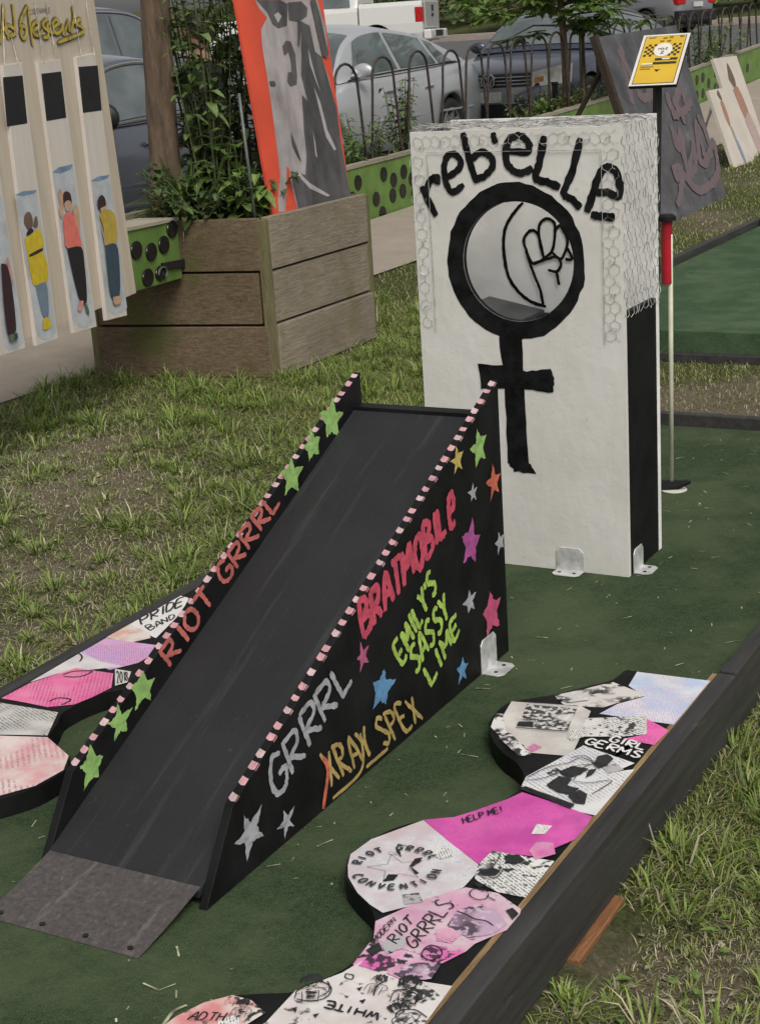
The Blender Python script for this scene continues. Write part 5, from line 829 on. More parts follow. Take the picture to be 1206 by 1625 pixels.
# ------------------------------------------------------------ pale art boards leaning at the right edge
WP = PLN['W1']
def art(name, label, P, w, hgt, cols, u0=0, v0=0, skew=0):
    t = thing(name, label, 'art board', P(u0+w/2, v0)); g = G(); g.prism([(u0, v0), (u0+w, v0), (u0+w+skew, v0+hgt), (u0+skew, v0+hgt)], P, -.03, 0); g.build('board', mat('pale_canvas', (.50,.45,.39), .6, .06, 4), t)
    for i, (c_, pl_) in enumerate(cols): flat('painted_shape', dens([(u0+a*w+skew*b, v0+b*hgt) for a, b in pl_+pl_[:1]], 3)[:-1], P, .001+i*.0008, mat('art_'+c_, {'brown':(.13,.085,.07),'rust':(.32,.17,.12),'blue':(.20,.23,.33),'pink':(.40,.29,.27),'greyish':(.30,.27,.26)}[c_], .6), t)
    b = P(u0+w/2, v0+hgt*.95, -.03); g = G(); g.tube([b, (b.x-.28, b.y, gz(-4.8, b.y))], .012, 6); g.build('prop', MATS['pale_canvas'], t)
art('art_board', 'small white board with painted rust and blue pen shape near the right edge', WP, .56, .80, [('brown', [(.30, .93), (.40, .99), (.46, .90), (.42, .84)]), ('rust', [(.33, .84), (.46, .84), (.48, .62), (.40, .52), (.33, .65)]), ('greyish', [(.40, .52), (.48, .52), (.52, .34), (.44, .34)]), ('blue', [(.44, .34), (.54, .34), (.60, .05), (.52, .05)])])
WP2 = Pl(WP.O+WP.U*.62+WP.N*-.1, WP.U, WP.V)
art('art_board', 'taller pale board with brown figure cut off by the right picture edge', WP2, .62, 1.12, [('brown', [(.35, .80), (.50, .95), (.60, .80), (.5, .7)]), ('rust', [(.38, .7), (.62, .72), (.72, .45), (.5, .4)]), ('pink', [(.45, .42), (.75, .46), (.85, .1), (.6, .08)])], .0, .0)
WP3 = Pl(WP.O+WP.U*-.22+WP.N*-.25, WP.U, WP.V)
art('art_board', 'narrow pale offcut board half hidden behind the scribbled board', WP3, .3, .62, [('greyish', [(.3, .2), (.7, .2), (.7, .4), (.3, .4)])])
# ------------------------------------------------------------ vehicles (local axes: x forward, y left, z up)
def table(tab):
    def f(x):
        xs = [a for a, _ in tab]; i = max(0, min(len(tab)-2, next((k-1 for k in range(len(xs)) if xs[k] >= x), len(tab)-2)))
        (a, b), (c, d) = tab[i], tab[i+1]; m0 = (tab[i+1][1]-tab[max(i-1, 0)][1])/((tab[i+1][0]-tab[max(i-1, 0)][0]) or 1); m1 = (tab[min(i+2, len(tab)-1)][1]-tab[i][1])/((tab[min(i+2, len(tab)-1)][0]-tab[i][0]) or 1)
        h = c-a; t = max(0, min(1, (x-a)/h)); return (2*t**3-3*t*t+1)*b+(t**3-2*t*t+t)*h*m0+(-2*t**3+3*t*t)*d+(t**3-t*t)*h*m1
    return f
def car_paint(name, c, metal=.5, rough=.32):
    if name in MATS: return MATS[name]
    t = NT(name); f = t.noise(500, 2); t.col(t.ramp(f, [(.35, tuple(v*.9 for v in c)), (.65, tuple(min(1, v*1.08) for v in c))])); t.rough(rough); t.b.inputs['Metallic'].default_value = metal; t.b.inputs['Coat Weight'].default_value = .6; t.b.inputs['Coat Roughness'].default_value = .06; MATS[name] = t.m; return t.m
def glass_mat(name, c):
    if name in MATS: return MATS[name]
    t = NT(name); f = t.noise(2.3, 3); t.col(t.ramp(f, [(.35, tuple(v*.5 for v in c)), (.65, c)])); t.rough(.06); t.b.inputs['Specular IOR Level'].default_value = .9; t.b.inputs['Coat Weight'].default_value = .5; MATS[name] = t.m; return t.m
M_glass = glass_mat('car_glass', (.12,.145,.145)); M_tyre = mat('tyre_rubber', (.014,.014,.014), .8, .2, 20); M_rim = mat('alloy_rim', (.42,.42,.42), .35, .1, 20, metal=.8); M_chrome = mat('chrome_trim', (.62,.62,.62), .2, .05, 20, metal=.9); M_trim = mat('black_trim', (.016,.016,.017), .5, .2, 20); M_lens = mat('headlamp_lens', (.62,.60,.56), .12, .2, 9, spec=.8); M_redl = mat('red_lamp', (.42,.012,.012), .2, .2, 12); M_amber = mat('amber_lamp', (.55,.24,.08), .25, .2, 12); M_plate2 = mat('number_plate', (.50,.49,.46), .5, .1, 30)
def lathe(g, prof, cx, cy, cz, n=28):
    rows = [[(cx+r*math.cos(2*math.pi*k/n), cy+y, cz+r*math.sin(2*math.pi*k/n)) for k in range(n)] for r, y in prof]; g.grid(rows, True)
def wheel(t, cx, cy, R, s, spokes=7):
    """s = +1 on the left side"""
    g = G(); lathe(g, [(R*.64, 0), (R*.70, s*.012), (R*.93, s*.008), (R, -s*.03), (R, -s*.17), (R*.9, -s*.20), (R*.6, -s*.2)], cx, cy, R); w = g.build('tyre', M_tyre, t, smooth=True, world=False)
    g = G(); lathe(g, [(R*.66, s*.002), (R*.60, s*.004), (R*.57, -s*.05), (.02, -s*.055)], cx, cy, R)
    g.build('rim', M_trim, w, smooth=True)
    g = G(); lathe(g, [(R*.665, s*.004), (R*.62, s*.010), (R*.58, -s*.004)], cx, cy, R)
    for k in range(spokes):
        q = 2*math.pi*k/spokes; d = (math.cos(q), math.sin(q)); e = (-d[1], d[0]); P = lambda a, b, h: (cx+d[0]*a+e[0]*b, cy+h, R+d[1]*a+e[1]*b)
        g.add([P(.04, -.035, s*.004), P(.04, .035, s*.004), P(R*.62, .026, s*.002), P(R*.62, -.026, s*.002), P(.04, -.04, -s*.03), P(.04, .04, -s*.03), P(R*.62, .03, -s*.03), P(R*.62, -.03, -s*.03)], [(0,1,2,3), (4,7,6,5), (0,4,5,1), (1,5,6,2), (2,6,7,3), (3,7,4,0)])
    lathe(g, [(.065, s*.0), (.06, s*.012), (.001, s*.014)], cx, cy, R, 14); g.build('spokes', M_rim, w, smooth=False)
def sedan(name, label, loc, rz, paint_m, L=4.8, Wd=1.82, H=1.46, wb=2.72, top=None, roof=None, R=.325, glass=M_glass, group=None, chrome=True, suv=False, big_mirror=False):
    t = thing(name, label, 'car', loc, group, rz); hl, hw = L/2, Wd/2; k = hl/2.4
    zt = table([(a*k, b) for a, b in (top or [(-2.4,.62),(-2.36,.86),(-2.2,.985),(-1.7,1.03),(-1.0,1.0),(0,.965),(.95,.94),(1.6,.865),(2.1,.76),(2.3,.66),(2.4,.5)])])
    wt = table([(a*k, b*hw) for a, b in [(-2.4,.70),(-2.3,.84),(-2.0,.94),(-1.3,1.0),(0,1.0),(1.2,.99),(1.9,.93),(2.2,.82),(2.35,.64),(2.4,.5)]])
    xf, xr = wb/2+.06, -wb/2+.06; RA = R+.045
    xs = sorted(set([round(-hl+L*i/60, 3) for i in range(61)]+[round(c_+RA*math.cos(math.radians(a)), 3) for c_ in (xf, xr) for a in range(0, 181, 12)]+[-hl+.01, -hl+.03, hl-.01, hl-.03]))
    def zb(x):
        z = .21+.05*sstep(hl-.5, hl, x)+.08*sstep(-hl+.5, -hl, x)
        for c_ in (xf, xr):
            if abs(x-c_) < RA: z = max(z, R+math.sqrt(RA*RA-(x-c_)**2))
        return z
    def sect(x):
        b, z, w = zb(x), zt(x), wt(x); P = [(.90, 0), (.985, .10), (1.0, .35), (1.0, .62), (.975, .80), (.93, .93), (.86, .985), (.55, 1.012), (0, 1.025)]
        base = .24; h = []
        for wf, tf in P:
            zz = base+(z-base)*tf; h.append((w*wf, max(zz, b+.001*tf) if tf < .93 else zz))
        h[0] = (h[0][0], b); return h
    rows = []
    for x in xs:
        s_ = sect(x); rows.append([(x, -y, z) for y, z in s_]+[(x, y, z) for y, z in s_[-2::-1]])
    g = G(); g.grid(rows); n = len(rows[0]); g.f.append(tuple(range(n))); g.f.append(tuple((len(rows)-1)*n+i for i in range(n))[::-1])
    body = g.build('body', paint_m, t, smooth=True, world=False)
    g = G(); g.box(-hl+.15, hl-.15, -hw+.12, hw-.12, .16, .62); g.build('underbody', M_trim, t, world=False)
    zr = table([(a*k, b) for a, b in (roof or [(-1.85,1.03),(-1.5,1.17),(-1.1,1.33),(-.7,H-.06),(-.3,H-.01),(.0,H-.015),(.25,H-.06),(.6,H-.21),(1.0,.95)])])
    xa, xb = (roof[0][0]*k if roof else -1.85*k), (roof[-1][0]*k if roof else 1.0*k)
    def hull(x, f_):
        """f_ 0..1 up the side, 1..2 across the roof to the centre line"""
        belt = zt(x)-.02; z = max(zr(x), belt+.004); w0 = wt(x)*.90; fr = min(1, (z-belt)/(H-.98)); w1 = w0-(hw*.27)*fr
        if f_ <= 1: return (w0+(w1-w0)*f_, belt+(z-.05*fr-belt)*f_)
        q = f_-1; return (w1*(1-q)*(1+.25*q), z-.05*fr+(.05*fr+.015)*math.sin(q*math.pi/2))
    fs = [0, .33, .66, .9, 1.0, 1.12, 1.3, 1.6, 2.0]; cx_ = [xa+(xb-xa)*i/40 for i in range(41)]
    rows = []
    for x in cx_:
        s_ = [hull(x, q) for q in fs]; rows.append([(x, -y, z) for y, z in s_]+[(x, y, z) for y, z in s_[-2::-1]])
    g = G(); g.grid(rows); g.build('roof', paint_m, t, smooth=True, world=False)
    def pane(nm, x0, x1, f0, f1, s_, nx=10, nf=4, slope0=0, slope1=0, off=.007):
        rows = []
        for i in range(nx+1):
            u = i/nx; row = []
            for j in range(nf+1):
                v = j/nf; x = (x0+slope0*v)*(1-u)+(x1+slope1*v)*u; y, z = hull(x, f0+(f1-f0)*v); row.append((x, s_*(y+off), z+off*.4))
            rows.append(row)
        g = G(); g.grid(rows); return g.build(nm, glass, t, smooth=True, world=False)
    for s_ in (1, -1):
        pane('side_window', -.26*k, .74*k, .10, .90, s_, slope1=-.40*k); pane('side_window', -1.12*k if not suv else -1.2*k, -.34*k, .10, .90, s_, slope0=.12*k)
        pane('quarter_window', -1.52*k if not suv else -1.95*k, -1.19*k if not suv else -1.28*k, .10, .88, s_, slope0=.30*k if not suv else .1*k, slope1=.10*k)
        g = G(); g.tube([(x, s_*(hull(x, .06)[0]+.010), hull(x, .06)[1]) for x in [xa+.25+(xb-.2-xa-.25)*i/14 for i in range(15)]], .011 if chrome else .006, 5); g.build('belt_trim', M_chrome if chrome else M_trim, t, world=False)
        if chrome:
            g = G(); g.tube([(x, s_*(hull(x, .95)[0]+.006), hull(x, .95)[1]) for x in [-1.25*k+(1.9*k)*i/14 for i in range(15)]], .012, 5); g.build('window_trim', M_chrome, t, world=False)
        wheel(t, xf, s_*(hw-.03), R, s_); wheel(t, xr, s_*(hw-.03), R, s_)
        m_ = G(); px_ = .66*k; y0 = hull(px_, .1)[0]; rows = []
        for i in range(9):
            q = -math.pi/2+math.pi*i/8; rr = math.cos(q)*(1.35 if big_mirror else 1); rows.append([(px_+.02+.045*math.cos(a)*rr+.01, s_*(y0+.13+.11*math.sin(q)), 1.02+.075*rr*math.sin(a)) for a in [2*math.pi*j/12 for j in range(12)]])
        m_.grid(rows, True); m_.tube([(px_+.03, s_*(y0-.02), .97), (px_+.03, s_*(y0+.1), 1.0)], .02, 6); m_.build('mirror', paint_m if not (suv or big_mirror) else M_trim, t, smooth=True, world=False)
        g = G(); g.tube([(-hl+.55, s_*(wt(-hl+.55)+.004), .52), (0, s_*(wt(0)+.006), .52), (hl-.6, s_*(wt(hl-.6)+.004), .52)], .014, 5); g.build('side_moulding', paint_m, t, world=False)
        for xx in (.12*k, -.75*k):
            g = G(); g.tube([(xx-.09, s_*(wt(xx)*.985+.012), .80), (xx+.09, s_*(wt(xx)*.985+.012), .80)], .016, 6); g.build('door_handle', paint_m, t, world=False)
    for (nm, x0, x1) in (('windscreen', .30*k, .93*k), ('rear_window', -1.72*k, -1.02*k)):
        rows = []
        for i in range(9):
            x = x0+(x1-x0)*i/8; row = []
            for j in range(13):
                v = -1+2*j/12; q = 2-abs(v)*.93; y, z = hull(x, q); row.append((x+(.006 if nm == 'windscreen' else -.006), math.copysign(y, v), z+.008))
            rows.append(row)
        g = G(); g.grid(rows); g.build(nm, glass, t, smooth=True, world=False)
    return t, zt, wt, hl, hw
ROAD = lambda y: gz(-3, y)+.015
HD = -math.pi/2           # parked nose towards -Y, driver side to the footpath
M_silver = car_paint('silver_paint', (.47,.48,.50), .4, .3); M_navy = car_paint('navy_paint', (.050,.058,.088), .35); M_dnavy = car_paint('slate_paint', (.105,.115,.14), .4)
s1, *_ = sedan('parked_car', 'silver sedan parked behind the hoop fence beside the red poster', (-8.82, 14.70, .20), HD, M_silver, H=1.47, chrome=False, group='cars parked along the street')
def nose(t, zt, wt, hl, hw, plate=True, emblem=True, amber=True):
    P = Pl((hl+.004, 0, 0), (0, 1, 0), (0, 0, 1))
    def ys(y): return hl-.015-.30*(abs(y)/hw)**2.6                      # plan curve of the nose
    def band(nm, y0, y1, z0, z1, mt, o=.012, n=12, z0b=None, z1b=None, lean=0):
        rows = []
        for i in range(n+1):
            u = i/n; y = y0+(y1-y0)*u; a = z0+((z0b if z0b is not None else z0)-z0)*u; b = z1+((z1b if z1b is not None else z1)-z1)*u
            rows.append([(ys(y)+o, y, a), (ys(y)+o-lean*.5, y, (a+b)/2), (ys(y)+o-lean, y, b)])
        g = G(); g.grid(rows); back = [[(p[0]-.12, p[1], p[2]) for p in r] for r in rows]; g.grid([[r[0] for r in rows], [r[0] for r in back]]); g.grid([[r[-1] for r in rows], [r[-1] for r in back]]); g.grid([rows[0], back[0]]); g.grid([rows[-1], back[-1]])
        return g.build(nm, mt, t, smooth=False, world=False)
    pm = t.children[0].data.materials[0]
    band('bumper', -.84, .84, .40, .585, pm, .035); band('lower_intake', -.80, .80, .20, .40, M_trim, .02); band('grille', -.50, .50, .585, .74, M_trim, .02, lean=.04)
    for z in (.615, .655, .695): band('grille_bar', -.49, .49, z, z+.012, M_chrome, .030-.0003*(z-.6)*1000*.1)
    for s_ in (1, -1):
        band('headlight', s_*.51, s_*.88, .585, .745, M_lens, .03, 8, .60, .82, .05); band('headlight_housing', s_*.54, s_*.64, .63, .70, M_amber if amber else M_trim, .036, 8, .64, .72, .05)
    if emblem:
        E = Pl((hl+.02, 0, .665), (0, 1, 0), (0, 0, 1)); g = G(); g.disc(E, 0, 0, .088, .088, 0, .02, 24); em = g.build('emblem', M_chrome, t, world=False)
        g = G(); g.disc(E, 0, 0, .074, .074, .0205, .0215, 24); g.build('emblem_field', M_trim, em)
        g = G()
        for i, s_ in enumerate(([(-.032,.062),(0,.008)], [(.032,.062),(0,.008)], [(-.062,.03),(-.026,-.062)], [(-.026,-.062),(0,-.005)], [(0,-.005),(.026,-.062)], [(.026,-.062),(.062,.03)])): ribbon(g, s_, .014, E, .024+i*.0008, .02)
        g.build('emblem_letters', M_chrome, em)
    if plate: band('number_plate', -.16, .16, .42, .54, M_plate2, .05)
s2 = sedan('parked_car', 'navy blue sedan facing the camera with chrome grille behind the hoop fence', (-8.20, 19.95, .27), HD, M_navy, H=1.48, group='cars parked along the street'); nose(*s2)
s0, *_ = sedan('parked_car', 'slate grey sedan with chrome window trim behind the cream display panel', (-8.22, 9.86, .10), HD, M_dnavy, L=4.5, H=1.45, big_mirror=True, group='cars parked along the street')
nose(sedan('parked_car', 'grey blue utility car seen above the slate sedan at the left', (-12.8, 15.9, .22), math.pi/2, car_paint('greyblue_paint', (.13,.14,.16), .4), L=4.7, H=1.85, top=[(-2.4,.7),(-2.36,.95),(-2.2,1.08),(-1.7,1.1),(-1.0,1.1),(0,1.08),(.95,1.06),(1.6,1.0),(2.1,.9),(2.3,.75),(2.4,.55)], roof=[(-2.3,1.10),(-2.2,1.5),(-2.0,1.75),(-1.2,1.84),(-.3,1.85),(.25,1.78),(.6,1.55),(1.05,1.08)], suv=True, group='cars parked along the street')[0], None, None, 2.35, .91, False, False, False)
# grey car far right, tail towards us
s4, zt4, wt4, hl4, hw4 = sedan('parked_car', 'grey hatchback with red tail lamps far off at the upper right', (-15.7, 42.6, 1.0), math.radians(160), car_paint('gunmetal_paint', (.20,.20,.21), .45), L=4.6, H=1.5, group='cars parked along the street')
for s_ in (1, -1):
    g = G(); g.obox((-hl4+.05, s_*.62, .82), (1,0,0), (0,1,0), (0,0,1), -.05, .22, -.16, .16, -.09, .10); g.build('tail_lamp', M_redl, s4, bevel=.02, world=False)
    g = G(); g.obox((-hl4+.0, s_*.6, .42), (1,0,0), (0,1,0), (0,0,1), -.02, .1, -.1, .1, -.03, .04); g.build('reflector', M_redl, s4, world=False)
g = G(); g.box(-hl4-.03, -hl4+.2, -.78, .78, .30, .58); g.build('bumper', M_trim, s4, bevel=.03, world=False)
g = G(); g.box(-hl4-.045, -hl4, -.18, .18, .66, .78); g.build('number_plate', M_plate2, s4, world=False)
# white pickup truck across the road
def pickup(loc, rz):
    t = thing('pickup_truck', 'white pickup truck with red tail lamp parked across the road', 'truck', loc, None, rz); W_ = car_paint('white_truck_paint', (.62,.61,.58), .0, .35); R = .39; hw = .97
    xf, xr, RA = 1.85, -1.65, .47
    def side_rows(x0, x1, ztop, nm):
        xs = sorted(set([x0+(x1-x0)*i/24 for i in range(25)]+[c_+RA*math.cos(math.radians(a)) for c_ in (xf, xr) for a in range(0, 181, 12) if x0 < c_+RA*math.cos(math.radians(a)) < x1])); rows = []
        for x in xs:
            z = .42
            for c_ in (xf, xr):
                if abs(x-c_) < RA: z = max(z, R+math.sqrt(RA*RA-(x-c_)**2))
            zt_ = ztop(x) if callable(ztop) else ztop; w = hw*(1-.10*sstep(2.3, 2.85, x)); P = [(w*.95, z), (w, max(z, .62)), (w*1.005, max(z+.01, .85)), (w*.985, zt_-.10), (w*.96, zt_-.02), (w*.90, zt_)]
            rows.append([(x, -y, q) for y, q in P]+[(x, y, q) for y, q in P[::-1]])
        g = G(); g.grid(rows); n = len(rows[0]); g.f.append(tuple(range(n))); g.f.append(tuple((len(rows)-1)*n+i for i in range(n))[::-1]); return g.build(nm, W_, t, smooth=False, bevel=.0, world=False)
    side_rows(-2.78, -1.27, 1.34, 'cargo_bed'); side_rows(-1.23, 2.85, table([(-1.23,1.28),(1.2,1.22),(1.5,1.18),(2.5,1.08),(2.85,.85)]), 'body')
    g = G(); g.box(-2.72, -1.35, -.80, .80, 1.341, 1.352); g.build('bed_opening', M_trim, t, world=False)
    rows = [[(x, -y, z) for y, z in ((w0, 1.22), (w1, zr-.08), (w1*.8, zr), (0, zr+.02))]+[(x, y, z) for y, z in ((w1*.8, zr), (w1, zr-.08), (w0, 1.22))] for x, w0, w1, zr in ((-1.21, .86, .74, 1.60), (-1.13, .88, .74, 1.84), (-.3, .90, .74, 1.88), (.55, .90, .73, 1.84), (.95, .90, .76, 1.58), (1.35, .88, .84, 1.27))]
    g = G(); g.grid(rows); n = 7; g.f.append(tuple(range(n))); g.build('cab', W_, t, smooth=False, world=False)
    for s_ in (1, -1):
        for (p) in ([(-1.05, 1.30), (-.02, 1.30), (-.02, 1.72), (-1.0, 1.72)], [(.08, 1.30), (.98, 1.30), (.58, 1.72), (.08, 1.72)]):
            g = G(); f_ = lambda z: .905-(z-1.22)/.58*.155+.012; g.add([(x, s_*f_(z), z) for x, z in p], [(0,1,2,3)]); g.build('side_window', M_glass, t, world=False)
        for c_ in (xf, xr): wheel(t, c_, s_*(hw-.02), R, s_, 6)
        g = G(); g.box(-2.80, -2.62, s_*.80 if s_ > 0 else -.985, .985 if s_ > 0 else -.80, .86, 1.20); g.build('tail_lamp', M_redl, t, bevel=.02, world=False)
        g = G(); g.obox((1.15, s_*1.05, 1.32), (1,0,0), (0,1,0), (0,0,1), -.07, .07, -.12, .12, -.1, .1); g.build('mirror', M_trim, t, bevel=.03, world=False)
    g = G(); g.box(-2.83, -2.79, -.78, .78, .72, 1.33); tg = g.build('tailgate', car_paint('tailgate_paint', (.40,.40,.39), .1, .4), t, bevel=.02, world=False)
    g = G(); g.box(-2.85, -2.835, -.08, .08, 1.10, 1.24); g.build('tailgate_handle', M_trim, tg); g = G(); g.box(-2.842, -2.834, -.13, .13, .98, 1.04); g.build('emblem', M_trim, tg)
    g = G(); g.box(-2.98, -2.80, -.97, .97, .46, .68); g.build('bumper', W_, t, bevel=.03, world=False); g = G(); g.box(-2.99, -2.975, -.42, .42, .52, .66); g.build('step_pad', M_trim, t, world=False); g = G(); g.box(-2.998, -2.99, .48, .74, .53, .64); g.build('number_plate', M_plate2, t, world=False)
    g = G(); g.box(-2.6, 2.6, -.8, .8, .28, .7); g.build('underbody', M_trim, t, world=False)
    return t
pickup((-20.8, 34.9, .85), math.radians(195))

# ------------------------------------------------------------ person behind the planter
def person(loc, face):
    J = [((0,0,.95), .15), ((0,0,1.12), .135), ((0,0,1.32), .155), ((0,0,1.43), .10), ((0,0,1.50), .052), ((.01,0,1.57), .075), ((.015,0,1.65), .088), ((.01,0,1.715), .065),
         ((0,.19,1.39), .062), ((-.03,.33,1.16), .052), ((.10,.20,1.02), .040), ((.16,.12,1.03), .034), ((0,-.19,1.39), .062), ((-.02,-.27,1.14), .050), ((.10,-.2,.98), .040), ((.16,-.14,.99), .034),
         ((0,.10,.86), .10), ((.01,.11,.50), .068), ((-.01,.12,.10), .045), ((.10,.13,.04), .04), ((0,-.10,.86), .10), ((.01,-.11,.50), .068), ((-.01,-.12,.10), .045), ((.10,-.13,.04), .04)]
    E = [(0,1),(1,2),(2,3),(3,4),(4,5),(5,6),(6,7),(3,8),(8,9),(9,10),(10,11),(3,12),(12,13),(13,14),(14,15),(0,16),(16,17),(17,18),(18,19),(0,20),(20,21),(21,22),(22,23)]
    for hnd, sy in ((11, 1), (15, -1)):
        hx, hy, hz = J[hnd][0]
        for i in range(5):
            o = (i-2)*.016; k = len(J); J.append(((hx+.05, hy+o*.6, hz+o*.8-.005), .010)); J.append(((hx+.085-abs(i-2)*.006, hy-sy*.012+o*.5, hz+o*.9-.02), .008)); E.append((hnd, k)); E.append((k, k+1))
    me = bpy.data.meshes.new('person_cage'); me.from_pydata([p for p, _ in J], E, []); o = bpy.data.objects.new('person_cage', me); COL.objects.link(o)
    sk = o.modifiers.new('skin', 'SKIN'); sk.use_smooth_shade = True
    for i, (_, r) in enumerate(J): me.skin_vertices[0].data[i].radius = (r, r)
    me.skin_vertices[0].data[0].use_root = True
    ss = o.modifiers.new('sub', 'SUBSURF'); ss.levels = 2
    dg = bpy.context.evaluated_depsgraph_get(); nm = bpy.data.meshes.new_from_object(o.evaluated_get(dg)); bpy.data.objects.remove(o)
    t = thing('person', 'person in a black top standing behind the planter foliage', 'person', loc, None, face); b = bpy.data.objects.new('body', nm); COL.objects.link(b); b.parent = t
    nm.materials.clear()
    for m_ in (mat('black_sweater', (.010,.010,.012), .9, .3, 30), mat('dark_jeans', (.015,.018,.032), .85, .3, 30), mat('skin_tone', (.30,.16,.11), .5, .08, 10), mat('dark_shoe', (.02,.015,.014), .5)): nm.materials.append(m_)
    for p in nm.polygons:
        z = p.center.z; x = p.center.x; p.material_index = 2 if z > 1.455 or (x > .145 and .9 < z < 1.12) else 0 if z > .90 or (x > .06 and z > .85) else 3 if z < .09 else 1
        p.use_smooth = True
    g = G()
    rows = []
    for i in range(9):
        q = math.pi*.62*i/8; rows.append([(.0+.098*math.sin(q)*math.cos(a)-.012, .092*math.sin(q)*math.sin(a), 1.665+.105*math.cos(q)-(.05 if math.cos(a) < -.2 else 0)*i/8) for a in [2*math.pi*j/16 for j in range(16)] ])
    g.grid(rows, True); g.build('hair', mat('dark_hair', (.02,.013,.01), .6, .3, 60), t, smooth=True, world=False)
    g = G()
    for s_ in (1, -1): g.disc(Pl((.092, s_*.032, 1.655), (0,1,0), (0,0,1)), 0, 0, .013, .008, -.004, .004, 10)
    g.build('eyes', mat('eye_dark', (.02,.02,.02), .3), t, world=False)
    g = G(); g.tube([(.085, 0, 1.65), (.112, 0, 1.615), (.09, 0, 1.605)], [.008, .014, .008], 8); g.build('nose', MATS['skin_tone'], t, smooth=True, world=False)
    return t
PE = Vector((-5.75,8.2413,1.2844)); person((PE.x, PE.y, gz(PE.x, PE.y)+.013), math.radians(200))

# ------------------------------------------------------------ far bank: bushes and rough grass
ORD = ['leftmost', 'second', 'third', 'fourth', 'fifth', 'sixth', 'seventh', 'eighth', 'ninth', 'tenth', 'eleventh', 'rightmost']
for i in range(12):
    x = -40+i*4.2+random.uniform(-1, 1); y = 57+random.uniform(-2, 6)+max(0, -x-20)*.2; s_ = random.uniform(1.6, 3.2); z = gz(x, y)
    t = thing('bank_bush', '%s bush in the row on the far grassy bank, counted from the left' % ORD[i], 'bush', (x, y, z), 'bushes on the far bank'); g = G(); gs = G()
    for j in range(900):
        d = rdir(-.1, 1); r_ = s_*random.uniform(.55, 1.0)*(1+.2*math.sin(d.x*5+i)*math.sin(d.y*4)); leaf(g, Vector((x, y, z+s_*.2))+Vector((d.x*r_*1.2, d.y*r_, d.z*r_*.8)), rdir(-.5, .6), Vector((0,0,1)), .42, .26)
    gs.tube([(x, y, z-.2), (x+.1, y, z+s_*.6)], [.15, .06], 6); g.build('crown', random.choice([LG, LB, LB, LY]), t); gs.build('trunk', bark, t)

# ------------------------------------------------------------ lawn blades
def grass_mat():
    t = NT('grass_blades'); a = t.n('ShaderNodeVertexColor', layer_name='Col'); t.col(a.outputs['Color']); t.rough(.6); t.b.inputs['Specular IOR Level'].default_value = .25
    tl = t.n('ShaderNodeBsdfTranslucent'); t.l(a.outputs['Color'], tl.inputs['Color']); mx = t.n('ShaderNodeMixShader'); mx.inputs[0].default_value = .25
    t.l(t.b.outputs[0], mx.inputs[1]); t.l(tl.outputs[0], mx.inputs[2]); t.l(mx.outputs[0], t.t.nodes['Material Output'].inputs['Surface']); return t.m
GZV = np.vectorize(gz)
def allowed(x, y):
    ok = ~((x > -2.60) & (x < -.972) & (y > .6) & (y < 5.68)) & ~((x > -3.16) & (x < -.54) & (y > 7.13) & (y < 10.97)) & (x > -5.24+.03*np.sin(y*7)) & ~((x > -1.0) & (x < -.912) & (y > 2.23) & (y < 2.5))
    r = np.stack([x-A.x, y-A.y], -1); u = r@np.array([ux.x, ux.y]); v = r@np.array([uy.x, uy.y]); return ok & ~((u > -.02) & (u < pw+.02) & (v > -.02) & (v < pd+.02))
